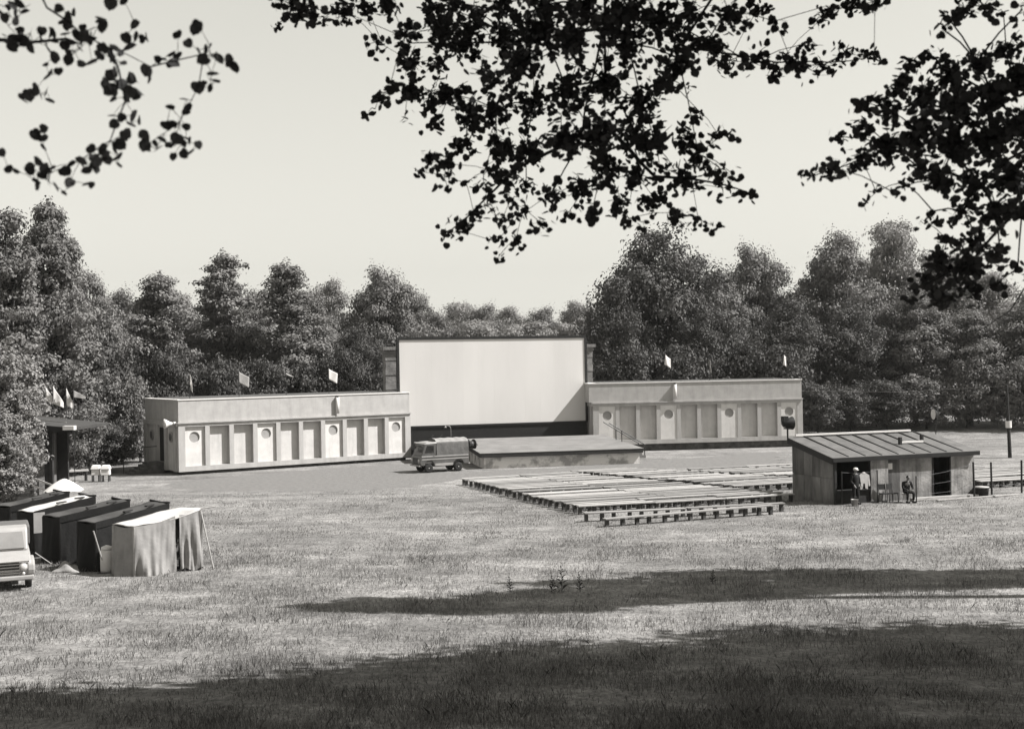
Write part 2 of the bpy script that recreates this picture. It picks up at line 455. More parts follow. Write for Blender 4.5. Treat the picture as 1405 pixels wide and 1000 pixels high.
def wing(name, label, fl, ang, L, zb, D, side_door, pipe_frac, side_ext=0.0, med=0.10):
    """fl: front-left corner; local x along the facade, y into the building; white part starts at zb"""
    t = thing(name, label, 'building', (fl.x, fl.y, 0), ang)
    H = 4.8; zt = zb + H; zf = zt - 1.5           # underside of the fascia
    MB().box(0.25, L-0.25, 0.25, D-0.25, -0.3, zb).build('plinth', M_plinth, t)
    rec = 0.28
    x_in = 0.34
    MB().box(0.02, L-0.02, rec+0.1, D-0.02, zb+0.01, zf+0.01).build('wall', M_plaster_rec, t)
    MB().box(-side_ext, L, 0.0, D, zf, zt-0.06).build('fascia', M_plaster, t)
    MB().box(-side_ext-0.05, L+0.05, -0.05, D+0.05, zt-0.06, zt).build('coping', M_white, t)
    MB().box(0.4, L-0.4, 0.4, D-0.4, zt, zt+0.02).build('roof', M_roofing, t)
    MB().box(-0.10, L+0.06, -0.16, 0.12, zf-0.10, zf-0.003).build('cornice', M_plaster, t)
    MB().box(-0.04, L+0.04, -0.06, rec+0.1, zf-0.32, zf-0.10).build('top_rail', M_plaster, t)
    MB().box(-0.04, L+0.04, -0.06, rec+0.1, zb, zb+0.34).build('bottom_rail', M_plaster, t)
    N = 10; m0 = 0.42; pil = 0.32
    pw = (L - 2*m0 - (N-1)*pil) / N
    z0, z1 = zb+0.34, zf-0.32
    pil_me = MB().box(0, pil, -0.06, rec+0.1, z0, z1).mesh('pilaster', M_plaster)
    MB().box(-0.04, m0, -0.06, rec+0.1, z0, z1).build('corner_pilaster', M_plaster, t)
    MB().box(L-m0, L+0.04, -0.06, rec+0.1, z0, z1).build('corner_pilaster', M_plaster, t)
    for i in range(N):
        x = m0 + i*(pw+pil)
        if i: inst(pil_me, 'pilaster', t, (x-pil, 0, 0))
        if i % 3 == 0:
            mb = MB(); medallion_panel(mb, x, x+pw, z0, z1, med, x+pw/2, z1-0.72, 0.36, 0.10)
            p = mb.build('medallion_panel', M_plaster_w, t)
            MB().lathe([(0.36, 0.0), (0.36, 0.015), (0.30, 0.0)][:2], 28, 'y', (x+pw/2, med+.075, z1-0.72)).build('medallion', M_medal, p)
        else:
            MB().box(x-0.01, x+pw+0.01, rec, rec+0.08, z0-0.01, z1+0.01).build('panel', M_plaster_rec, t)
    # side wall (local x = 0): pilasters, a doorway and round medallions
    def sbox(y0, y1, za, zb_, o0, o1, nm, m):
        return MB().box(o0, o1, y0, y1, za, zb_).build(nm, m, t)
    dw0, dw1 = 2.75, 3.85
    sbox(-0.02, D, zf-0.30, zf-0.004, -0.16, 0.02, 'side_rail', M_plaster)
    for y0, y1 in ((0.30, 0.75), (2.2, 2.6), (4.0, 4.45), (D-0.5, D)):
        sbox(y0, y1, zb, zf-0.30, -0.14, 0.02, 'side_pilaster', M_plaster)
    if side_door:
        sbox(dw0, dw1, zb+0.55, zb+2.85, -0.012, 0.02, 'doorway', M_darkin)
        for yc in (1.45, (4.45+D-0.5)/2):
            MB().lathe([(0.36, -0.05), (0.36, 0.0)], 24, 'x', (-0.02, yc, z1-0.72)).build('side_medallion', M_medal, t)
            MB().lathe([(0.24, -0.02), (0.24, 0.0)], 24, 'x', (-0.078, yc, z1-0.72)).build('side_medallion_disc', M_plinth, t)
        st = MB()
        for k in range(5):
            st.box(-0.4-0.34*(4-k) - 0.34, -0.165, dw0-0.15, dw1+0.15, 0.0, 0.0+0.16*(k+1)) if False else \
            st.box(-1.2-0.30*(4-k), -0.165, dw0-0.15, dw1+0.15, 0.152*k, 0.152*(k+1)-0.002)
        st.build('side_steps', M_plinth, t)
        hr = MB()
        hr.tube([(-2.5, dw1+0.1, 0.0), (-2.5, dw1+0.1, 0.95)], 0.03); hr.tube([(-1.25, dw1+0.1, 0.74), (-1.25, dw1+0.1, 1.75)], 0.03)
        hr.tube([(-2.5, dw1+0.1, 0.95), (-1.25, dw1+0.1, 1.75), (-0.2, dw1+0.1, 1.75)], 0.03)
        hr.build('side_handrail', M_iron, t)
    # rain spout standing out of the fascia
    xp = L*pipe_frac
    MB().tube([(xp, -0.16, zt-0.18), (xp, -0.16, zt-1.35)], 0.13, 12).build('rain_spout', M_plaster_w, t, True)
    MB().box(xp-0.05, xp+0.05, -0.30, 0.02, zt-0.18, zt-0.10).build('spout_bracket', M_iron, t)
    # thin seams in the bottom rail
    return t

FLw = gnd(246, 648, 0.2); FRw = gnd(563, 627, 0.2)
angL = math.atan2(FRw.y-FLw.y, FRw.x-FLw.x); LenL = (FRw-FLw).length
wingL = wing('wing_building', 'white pavilion lit by the sun, with a doorway in its shaded end', FLw, angL, LenL, 0.22, 7.0, True, 0.66)
FLr = at(815, 611, 96.0); FRr = at(1101, 602.5, 98.3)
angR = math.atan2(FRr.y-FLr.y, FRr.x-FLr.x); LenR = math.hypot(FRr.x-FLr.x, FRr.y-FLr.y)
wingR = wing('wing_building', 'greyish white pavilion on a dark plinth between stage and shed', FLr, angR, LenR, 0.55, 6.5, False, 0.385, 0.33, -0.02)
def wl(o, x, y, z): # local point of a wing -> world
    a = o.rotation_euler[2]
    return Vector((o.location.x + x*math.cos(a) - y*math.sin(a), o.location.y + x*math.sin(a) + y*math.cos(a), z))

# horn loudspeaker at the corner of the left wing
hp = wl(wingL, -0.35, 0.15, 3.45)
t = thing('horn_loudspeaker', 'white horn loudspeaker under the fascia corner of the sunlit pavilion', 'loudspeaker', hp, angL)
MB().lathe([(0.33, -0.55), (0.30, -0.50), (0.14, -0.2), (0.07, 0.0)], 18, 'x').build('horn', M_white, t, True)
MB().lathe([(0.10, 0.0), (0.12, 0.04), (0.12, 0.2), (0.06, 0.24)], 14, 'x').build('driver', M_metal, t, True)
MB().bar((0.1, 0, 0), (0.30, 0, 0.1), 0.05, 0.05).build('bracket', M_iron, t)

# ------------------------------------------------------------------ screen
SA = at(549.5, 585, 93.4); SB = at(803.5, 576, 97.6)
angS = math.atan2(SB.y-SA.y, SB.x-SA.x); LS = math.hypot(SB.x-SA.x, SB.y-SA.y)
scr = thing('cinema_screen', 'wide white open air cinema screen in a thin black frame', 'screen', (SA.x, SA.y, 0), angS)
zs0 = at(552, 585, 93.4).z; zs1 = at(803, 463.5, 97.6).z
print('screen', LS, zs0, zs1)
ns = 12
for i in range(ns):
    x0 = LS*i/ns; x1 = LS*(i+1)/ns
    MB().box(x0+0.001, x1-0.001, 0.0, 0.05, zs0, zs1).build('screen_sheet', M_screen, scr)
MB().box(-0.16, LS+0.16, -0.06, 0.3, zs1+0.002, zs1+0.2).build('frame_top', M_black, scr)
MB().box(-0.16, LS+0.16, -0.06, 0.3, zs0-0.14, zs0-0.002).build('frame_bottom', M_black, scr)
MB().box(-0.20, -0.004, -0.06, 0.3, zs0-0.002, zs1+0.002).build('frame_side', M_black, scr)
MB().box(LS+0.004, LS+0.20, -0.06, 0.3, zs0-0.002, zs1+0.002).build('frame_side', M_black, scr)
MB().box(-0.1, LS+0.1, 0.12, 0.25, 0, zs1).build('backing', M_darkin, scr)
for k in range(6):
    x = LS*(k+0.5)/6
    MB().box(x-0.1, x+0.1, 0.3, 0.5, 0, zs1-0.2).build('support_post', M_dark, scr)
MB().box(-0.1, LS+0.1, 0.02, 0.118, 0.6, zs0-0.142).build('dark_apron', M_black, scr)

# stone pylons either side of the screen
def pylon(x, y, rz, label):
    p = thing('stone_pylon', label, 'pylon', (x, y, 0), rz, 'stone pylons behind the screen')
    zt = 8.45
    rows = 14
    for k in range(rows):
        z0 = k*(zt-0.5)/rows; z1 = (k+1)*(zt-0.5)/rows
        e = 0.03 if k % 2 else 0.0
        MB().box(-0.62-e, 0.62+e, -0.6-e, 0.6+e, z0, z1-0.015).build('stone_course', M_stone, p)
    MB().box(-0.72, 0.72, -0.7, 0.7, zt-0.5, zt-0.25).build('necking', M_stone, p)
    MB().box(-0.85, 0.85, -0.82, 0.82, zt-0.25, zt).build('capital', M_stone, p)
q = at(538, 500, 97.5)
pylon(q.x, q.y, angS, 'weathered stone pylon rising between the sunlit pavilion roof and the screen')
q = at(799.5, 500, 101.5)
pylon(q.x, q.y, angS, 'pale stone pylon mostly hidden behind the screen, beside the grey pavilion')

# ------------------------------------------------------------------ stage
sA = gnd(662.5, 643.6); sB = gnd(881, 636)
angT = math.atan2(sB.y-sA.y, sB.x-sA.x); LT = (sB-sA).length
stg = thing('stage', 'low raked concrete stage with peeling whitewashed front', 'stage', (sA.x, sA.y, 0), angT)
DT = 10.2
def zt_(y): return 1.06 + 0.036*y
MB().hexa([(0.12, 0.2, -0.2), (LT-0.12, 0.2, -0.2), (LT-0.12, DT, -0.2), (0.12, DT, -0.2),
           (0.12, 0.2, zt_(0)-0.30), (LT-0.12, 0.2, zt_(0)-0.30), (LT-0.12, DT, zt_(DT)-0.30), (0.12, DT, zt_(DT)-0.30)]).build('stage_wall', M_peel, stg)
MB().hexa([(-0.15, 0, zt_(0)-0.30), (LT+0.1, 0, zt_(0)-0.30), (LT+0.1, DT, zt_(DT)-0.30), (-0.15, DT, zt_(DT)-0.30),
           (-0.15, 0, zt_(0)-0.03), (LT+0.1, 0, zt_(0)-0.03), (LT+0.1, DT, zt_(DT)-0.03), (-0.15, DT, zt_(DT)-0.03)]).build('stage_edge', M_dark, stg)
MB().hexa([(-0.17, -0.02, zt_(0)-0.03), (LT+0.12, -0.02, zt_(0)-0.03), (LT+0.12, DT, zt_(DT)-0.03), (-0.17, DT, zt_(DT)-0.03),
           (-0.17, -0.02, zt_(0)), (LT+0.12, -0.02, zt_(0)), (LT+0.12, DT, zt_(DT)), (-0.17, DT, zt_(DT))]).build('stage_floor', M_conc, stg)
# podium left of the stage, under the screen
MB().box(-3.3, -0.2, 6.2, DT, -0.2, 1.2).build('podium_wall', M_plinth, stg)
MB().box(-3.4, -0.19, 6.1, DT, 1.202, 1.30).build('podium_floor', M_conc, stg)
# steps with two handrails at the right side
st = MB()
for k in range(5): st.box(LT-0.1+0.125, LT+0.6+0.28*(4-k), 4.6, 6.2, 0.21*k, 0.21*(k+1)-0.002)
st.build('stage_steps', M_conc, stg)
for yy in (4.65, 6.15):
    hr = MB()
    hr.tube([(LT-0.05, yy, 1.2), (LT-0.05, yy, 2.05)], 0.035); hr.tube([(LT-1.0, yy, 2.6), (LT+1.7, yy, 0.95)], 0.035)
    hr.tube([(LT+1.65, yy, 0.0), (LT+1.65, yy, 0.95)], 0.035)
    hr.build('handrail', M_iron, stg)
# lamp standards on the stage
def stage_lamp(px, label):
    p = gnd(px, 606, 1.32)
    l = thing('stage_lamp', label, 'lamp', p, 0)
    mb = MB(); mb.tube([(0,0,0), (0,0,0.95), (-0.06,0,1.12), (-0.22,0,1.2), (-0.4,0,1.16)], 0.014, 6); mb.build('stem', M_metal, l, True)
    MB().lathe([(0.12, 0), (0.12, 0.03)], 12).build('foot', M_iron, l)
    MB().lathe([(0.10, -0.08), (0.05, 0.02), (0.02, 0.05)], 12, 'z', (-0.4, 0, 1.12)).build('lamp_shade', M_metal, l, True)
stage_lamp(619, 'thin bent lamp on the podium behind the canvas van')
# loudspeaker bundle on the stage corner
p = gnd(650, 617, 1.12)
t = thing('cable_reel', 'dark cable reel with coiled cable on the stage corner behind the van', 'cable reel', (p.x-0.2, p.y+0.5, 1.10), 0.6)
mb = MB()
for sx in (-0.28, 0.2): mb.lathe([(0.36, sx), (0.36, sx+0.05)], 18, 'x', (0,0,0.36))
mb.build('flange', M_dark, t)
MB().lathe([(0.24, -0.23), (0.26, 0.0), (0.24, 0.2)], 18, 'x', (0,0,0.36)).build('cable', M_iron, t, True)
MB().tube([(0.25,0,0.36), (0.5,0,0.36), (0.55, 0, 0.28)], 0.025, 6).build('crank', M_iron, t)

# ------------------------------------------------------------------ benches
ang_u = R(19.0)
U = Vector((math.cos(ang_u), math.sin(ang_u), 0)); V = Vector((math.sin(ang_u), -math.cos(ang_u), 0))
def uv(p): return p.dot(U), p.dot(V)
def fromuv(u, v): return U*u + V*v
plank_cache = {}
post_me = MB().box(-0.07, 0.07, -0.09, 0.09, -0.12, 0.358).mesh('post', M_post)
def bench(a, b, label, group, zj=0.0):
    d = b - a; L = d.length
    key = round(L, 1)
    if key not in plank_cache:
        h = key/2; mb = MB()
        mb.hexa([(-h,-0.18,0.36),(h,-0.18,0.36),(h,0.18,0.36),(-h,0.18,0.36),(-h,-0.18,0.41),(h,-0.18,0.41),(h,0.18,0.41),(-h,0.18,0.41)])
        plank_cache[key] = mb.mesh('plank', M_plank)
    c = (a+b)/2
    t = thing('plank_bench', label, 'bench', (c.x, c.y, zj), math.atan2(d.y, d.x), group)
    inst(plank_cache[key], 'plank', t, (0,0,0), (random.gauss(0,.012), random.gauss(0,.003), 0), (L/key, 1, 1))
    n = max(4, int(round(L/.72))+1)
    for k in range(n):
        x = -L/2 + 0.12 + (L-0.24)*k/(n-1) + (random.uniform(-.08,.08) if 0 < k < n-1 else 0)
        inst(post_me, 'post', t, (x, random.uniform(-.02,.02), 0), (0, random.gauss(0,.02), random.uniform(-.05,.05)))
    return t
ORD = ['front', 'second', 'third', 'fourth', 'fifth', 'sixth', 'seventh', 'eighth', 'ninth', 'tenth', 'eleventh', 'twelfth', 'thirteenth', 'fourteenth', 'fifteenth', 'sixteenth', 'seventeenth', 'eighteenth', 'nineteenth', 'twentieth', 'twenty-first', 'twenty-second', 'twenty-third', 'twenty-fourth', 'twenty-fifth']
def block(rows, where, near_end, far_end, group):
    for k, (ul, ur, v) in enumerate(reversed(rows)):
        row(ul, ur, v, where, group, ORD[k], near_end, far_end)
def row(ul, ur, v, where, group, o_, near_end, far_end):
    L = ur - ul
    if L < 1.2: return
    n = max(1, int(round(L/4.4)))
    for k in range(n):
        a = ul + L*k/n + (0.03 if k else random.uniform(-.06,.06)); b = ul + L*(k+1)/n - 0.03
        vj = v + random.gauss(0, .05)
        pos = near_end if k == 0 else (far_end if k == n-1 else ('middle bench' if n == 3 else ORD[k] + ' bench from there'))
        if n == 1: pos = 'the whole row'
        bench(fromuv(a, vj), fromuv(b, vj + random.gauss(0, .07)), 'plank bench in the %s row of the %s, %s' % (o_, where, pos), group, random.gauss(0, .02))
A1 = uv(gnd(633, 655, .45)); B1 = uv(gnd(798, 694, .45))
A2 = uv(gnd(784, 644, .45)); B2 = uv(gnd(1088, 672, .45))
A3 = uv(gnd(944, 643, .45)); B3 = uv(gnd(1088, 651, .45))
def line_u(A, B, v): return A[0] + (B[0]-A[0])*(v-A[1])/(B[1]-A[1])
print('bench uv', A1, B1, A2, B2, A3, B3)
GB = ['benches of the first seating block', 'benches of the middle seating block', 'benches of the far seating block', 'benches beyond the wire fence']
sp = 0.66
def vrange(a, b):
    out_ = []
    while a <= b: out_.append(a); a += sp
    return out_
block([(line_u(A1, B1, v), line_u(A2, B2, v) - 0.9, v) for v in vrange(A1[1], B1[1]+.01)], 'block beside the van', 'open meadow end', 'aisle end', GB[0])
block([(line_u(A2, B2, v), line_u(A3, B3, v) - 0.9, v) for v in vrange(A2[1], -57.8)], 'block between the aisles', 'end at the first aisle', 'end at the second aisle', GB[1])
r3 = vrange(A3[1], -58.2)
block([(line_u(A3, B3, v), 50.5, v) for v in r3], 'block behind the shed', 'aisle end', 'end past the shed', GB[2])
block([(44.6, 50.5, v) for v in vrange(r3[-1]+sp, -53.4)], 'benches beyond the wire fence', 'end at the shed', 'end at the pole', GB[3])
f1a, f1b = gnd(801, 702, .45), gnd(1075, 688, .45)
bench(f1a, f1a.lerp(f1b, .497), 'left one of two long benches set end to end before the front row', 'front benches', 0)
bench(f1a.lerp(f1b, .503), f1b, 'long bench ending at the corner of the shed before the front row', 'front benches', 0)
f2a, f2b = gnd(829, 708.5, .45), gnd(1060, 692, .45)
bench(f2a, f2b, 'foremost single long plank bench standing nearest the open meadow', 'front benches', 0)

# ------------------------------------------------------------------ shed
hFL = gnd(1145, 692)
angH = R(20)
Hu = Vector((math.cos(angH), math.sin(angH), 0)); Hn = Vector((-math.sin(angH), math.cos(angH), 0))
def proj_x(p):
    a = p.x/p.y*F; b = -(p.z-CAM_H)/p.y*F + HOR - 500
    # invert the small roll
    xx = (a + ROLL*b)/(1+ROLL*ROLL); return xx + 702.5
def proj_y(p):
    a = p.x/p.y*F; b = -(p.z-CAM_H)/p.y*F + HOR - 500
    return (b - ROLL*a)/(1+ROLL*ROLL) + 500
LH = 5.0
while proj_x(hFL + Hu*LH) < 1337: LH += 0.02
DH = 2.0
while proj_x(hFL + Hn*DH) > 1089 and DH < 7.5: DH += 0.02
zf_ = 2.0
while proj_y(hFL + Vector((0,0,zf_))) > 628: zf_ += 0.01
bl = hFL + Hn*DH
zb_ = 2.3
while proj_y(bl + Vector((0,0,zb_))) > 602: zb_ += 0.01
print('shed', LH, DH, zf_, zb_)
shed = thing('shed', 'low dark board shed with a ribbed felt lean-to roof', 'shed', hFL, angH)
WH = zf_ - 0.05
sl = (zb_-zf_)/DH
# left end boards (each panel its own)
def end_panel(y0, y1, z0, z1f, m):
    """panel on the local x=0 wall"""
    a = 0.0 if z1f is None else 1
    za = (zf_ - 0.06 + sl*y0) if z1f is None else z1f
    zb2 = (zf_ - 0.06 + sl*y1) if z1f is None else z1f
    j = random.uniform(0, .012)
    MB().hexa([(-0.03-j, y0, z0), (0.03, y0, z0), (0.03, y1, z0), (-0.03-j, y1, z0),
               (-0.03-j, y0, za), (0.03, y0, za), (0.03, y1, zb2), (-0.03-j, y1, zb2)]).build('wall_board', m, shed)
ys = [0.0, DH*.30, DH*.50, DH*.70, DH]
for i in range(4):
    end_panel(ys[i]+.008, ys[i+1]-.008, -0.1, 1.22, M_shedw)
    end_panel(ys[i]+.008, ys[i+1]-.008, 1.235, None, M_shedw)
MB().bar((0.02, -0.06, 0), (0.02, -0.06, zf_-.05), 0.12, 0.12, (0,1,0)).build('corner_post', M_dark, shed)
# back and right walls
MB().hexa([(0.05, DH-.06, -.1), (LH, DH-.06, -.1), (LH, DH, -.1), (0.05, DH, -.1), (0.05, DH-.06, zb_-.08), (LH, DH-.06, zb_-.08), (LH, DH, zb_-.06), (0.05, DH, zb_-.06)]).build('back_wall', M_shedw, shed)
MB().hexa([(LH-.06, 0.05, -.1), (LH, 0.05, -.1), (LH, DH-.07, -.1), (LH-.06, DH-.07, -.1), (LH-.06, 0.05, zf_-.06), (LH, 0.05, zf_-.06), (LH, DH-.07, zb_-.09), (LH-.06, DH-.07, zb_-.09)]).build('side_wall', M_shedw, shed)
MB().box(0.1, LH-.1, 0.3, DH-.1, -.1, 0.05).build('shed_floor', M_dark, shed)
# front: px of openings 1150..1193 open, 1193..1233 door, ..1279 panel, 1279..1303 open, 1303.. panel
def fx(px):
    lo, hi = -1.0, LH+2
    for _ in range(40):
        mid = (lo+hi)/2
        if proj_x(hFL + Hu*mid + Vector((0,0,1))) < px: lo = mid
        else: hi = mid
    return lo
fr = [(fx(1193), fx(1217), M_shedf, 'open_door', -.09), (fx(1217), fx(1234), M_shedw, 'front_board', 0), (fx(1234), fx(1258), M_shedf, 'front_board', 0.0),
      (fx(1258), fx(1279.5), M_shedf, 'front_board', 0.004), (fx(1303.5), fx(1323), M_shedf, 'front_board', 0), (fx(1323), LH-.005, M_shedf, 'front_board', .012)]
for a, b, m, nm, j in fr:
    MB().box(a+.006, b-.006, -.03+j, .03+j, -.1 if nm != 'open_door' else 0.06, WH-.06).build(nm, m, shed)
MB().box(fx(1205), fx(1215), -.125, -.122, 1.15, 1.5).build('notice', M_white, shed) if False else MB().box(fx(1218.5), fx(1224), -.045, -.033, 1.55, 1.85).build('notice', M_white, shed)
MB().box(0.1, fx(1193), -.02, .03, -.1, 0.62).build('counter_front', M_dark, shed)
MB().box(0.1, fx(1193), -.12, .3, 0.622, 0.66).build('counter_top', M_dark, shed)
MB().box(0.0, LH, -.05, .05, WH-.05, WH+.03).build('lintel', M_dark, shed)
# doorway jambs and inner partition
for x in (fx(1279.5), fx(1303.5)): MB().box(x-.04, x+.04, -.05, .05, -.1, WH-.055).build('door_jamb', M_dark, shed)
for x in (fx(1193)+.02, fx(1250)): MB().box(x-.03, x+.03, .05, DH-.1, 0.05, WH-.1).build('partition', M_dark, shed)
# roof: strips of felt between battens
ov = 0.22
n_r = 9
x0r, x1r = -ov, LH+.16
def zr(y): return zf_ + sl*y
y0r, y1r = -0.24, DH+.12
for k in range(n_r):
    a = x0r + (x1r-x0r)*k/n_r; b = x0r + (x1r-x0r)*(k+1)/n_r
    MB().hexa([(a,y0r,zr(y0r)),(b,y0r,zr(y0r)),(b,y1r,zr(y1r)),(a,y1r,zr(y1r)),
               (a,y0r,zr(y0r)+.05),(b,y0r,zr(y0r)+.05),(b,y1r,zr(y1r)+.05),(a,y1r,zr(y1r)+.05)]).build('roof_strip', M_felt, shed)
    if k:
        MB().hexa([(a-.03,y0r+.1,zr(y0r)+.052),(a+.03,y0r+.1,zr(y0r)+.052),(a+.03,y1r-.05,zr(y1r)+.052),(a-.03,y1r-.05,zr(y1r)+.052),
                   (a-.03,y0r+.1,zr(y0r)+.10),(a+.03,y0r+.1,zr(y0r)+.10),(a+.03,y1r-.05,zr(y1r)+.10),(a-.03,y1r-.05,zr(y1r)+.10)]).build('roof_batten', M_batten, shed)
MB().hexa([(x0r-.03,y0r,zr(y0r)-.26),(x0r,y0r,zr(y0r)-.26),(x0r,y1r,zr(y1r)-.26),(x0r-.03,y1r,zr(y1r)-.26),
           (x0r-.03,y0r,zr(y0r)+.05),(x0r,y0r,zr(y0r)+.05),(x0r,y1r,zr(y1r)+.05),(x0r-.03,y1r,zr(y1r)+.05)]).build('barge_board', M_black, shed)
MB().box(x0r, x1r, y0r-.04, y0r-.002, zr(y0r)-.16, zr(y0r)+.045).build('eaves_board', M_black, shed)
MB().box(0.2, x0r+(x1r-x0r)*.86, y1r-.14, y1r-.02, zr(y1r)+.104, zr(y1r)+.19).build('ridge_board', M_white, shed)
for k, ff in enumerate((.60, .78)):
    x = x0r+(x1r-x0r)*ff; y = DH*.42 + k*.3
    MB().box(x-.07, x+.07, y-.07, y+.07, zr(y), zr(y)+.42).build('roof_post', M_black, shed)
xa = x0r+(x1r-x0r)*.60+.12; xb = x0r+(x1r-x0r)*.78-.08
MB().box(xa, xb, DH*.42+.05, DH*.42+.15, zr(DH*.42)+.11, zr(DH*.42)+.20).build('roof_plank', M_white, shed)
def hw(x, y, z=0): return hFL + Hu*x + Hn*y + Vector((0,0,z))

# floodlights by the shed
def floodlight(p, base_z, label, face):
    t = thing('floodlight', label, 'floodlight', (p.x, p.y, base_z), face)
    h = p.z - base_z
    MB().tube([(0,0,0), (0,0,h-.2)], 0.045, 8).build('post', M_iron, t)
    MB().lathe([(0.10,-.30),(0.2,-.22),(0.24,0.0),(0.34,0.24),(0.34,0.27)], 16, 'x', (0,0,h)).build('housing', M_black, t, True)
    MB().lathe([(0.31,0.272),(0.31,0.285)], 16, 'x', (0,0,h)).build('lens', M_lens, t)
    MB().box(-.1,.1,-.25,.25,h-.30,h-.24).build('bracket', M_iron, t)
    MB().box(-.28,-.02,-.17,.17,h+.06,h+.36).build('ballast_box', M_black, t)
    return t
bb = hw(-.25, DH+.05)
floodlight(Vector((bb.x, bb.y, zb_+.80)), zb_-.1, 'black floodlight on a post at the raised back corner of the shed', R(15))
bq = at(1283.5, 568, 72.0)
floodlight(bq, 0, 'floodlight with pale lens on a post behind the shed roof', R(205)).scale = (.6, .6, 1)

# ------------------------------------------------------------------ people
def skin_mesh(name, joints, edges, m, parent, root=0, sub=1):
    me = bpy.data.meshes.new(name)
    me.from_pydata([j[:3] for j in joints], edges, [])
    o = bpy.data.objects.new(name, me); col.objects.link(o)
    md = o.modifiers.new('skin', 'SKIN'); md.use_smooth_shade = True
    if not me.skin_vertices: pass
    bm = bmesh.new(); bm.from_mesh(me)
    lay = bm.verts.layers.skin.verify()
    bm.verts.ensure_lookup_table()
    for i, v_ in enumerate(bm.verts):
        r = joints[i][3]
        v_[lay].radius = r if isinstance(r, tuple) else (r, r)
        v_[lay].use_root = (i == root)
    bm.to_mesh(me); bm.free()
    s = o.modifiers.new('sub', 'SUBSURF'); s.levels = sub; s.render_levels = sub
    me.materials.append(m)
    if parent: o.parent = parent
    return o
def hand(J, E, wrist_i, wrist, d, side, r=.0095):
    """five fingers beyond the wrist along direction d"""
    d = Vector(d).normalized(); s = Vector(side).normalized(); n = d.cross(s)
    J.append((*(Vector(wrist)+d*.05), (.036,.018))); pi = len(J)-1; E.append((wrist_i, pi))
    for off, ln in ((-.030,.065),(-.010,.078),(.010,.072),(.030,.055)):
        a = Vector(wrist)+d*.09+s*off; b = a+d*ln*.55+n*.01; c = a+d*ln*.9+n*.03
        J.append((*a, r)); J.append((*b, r*.95)); J.append((*c, r*.8)); k = len(J)
        E += [(pi, k-3), (k-3, k-2), (k-2, k-1)]
    a = Vector(wrist)+d*.045+s*-.045; b = a+d*.035+s*-.02
    J.append((*a, r*1.1)); J.append((*b, r)); k = len(J); E += [(pi, k-2), (k-2, k-1)]
def head_face(t, c, rz, cap=None):
    hd = MB()
    def fn(u, v_):
        th = math.pi*v_; ph = 2*math.pi*u
        x = .098*math.sin(th)*math.cos(ph); y = .078*math.sin(th)*math.sin(ph); z = .118*math.cos(th)
        if z < 0: x *= 1+z*.9; y *= 1+z*1.6
        if abs(ph) < .25 or ph > 2*math.pi-.25:
            if -.04 < z < .02: x += .018
        return (x, y, z)
    hd.grid(fn, 20, 14)
    o = hd.build('head', M_skin, t, True); o.location = c; o.rotation_euler[2] = rz
    for sx in (-1, 1):
        e = MB().lathe([(.004,-.012),(.012,-.006),(.012,.006),(.004,.012)], 8, 'x').build('eye', M_hair, o, True); e.location = (.086, sx*.03, .012)
        e = MB().lathe([(.006,-.012),(.026,-.004),(.026,.006),(.006,.012)], 10, 'y').build('ear', M_skin, o, True); e.location = (-.005, sx*.078, 0)
    mo = MB().box(.074, .084, -.022, .022, -.062, -.055).build('mouth', M_cloth, o)
    hr = MB()
    def fh(u, v_):
        th = math.pi*.52*v_; ph = 2*math.pi*u
        return (-.012+.104*math.sin(th)*math.cos(ph)*(.92 if math.cos(ph) > 0 else 1), .086*math.sin(th)*math.sin(ph), .012+.118*math.cos(th))
    hr.grid(fh, 18, 8); hr.build('hair', M_hair, o, True)
    if cap:
        cp = MB(); cp.lathe([(.112,.03),(.118,.07),(.10,.125),(.04,.145)], 18)
        cp.prism([(.09,-.07),(.18,-.05),(.18,.05),(.09,.07)], .03, .042, 'xy')
        cp.build('cap', cap, o, True)
    return o
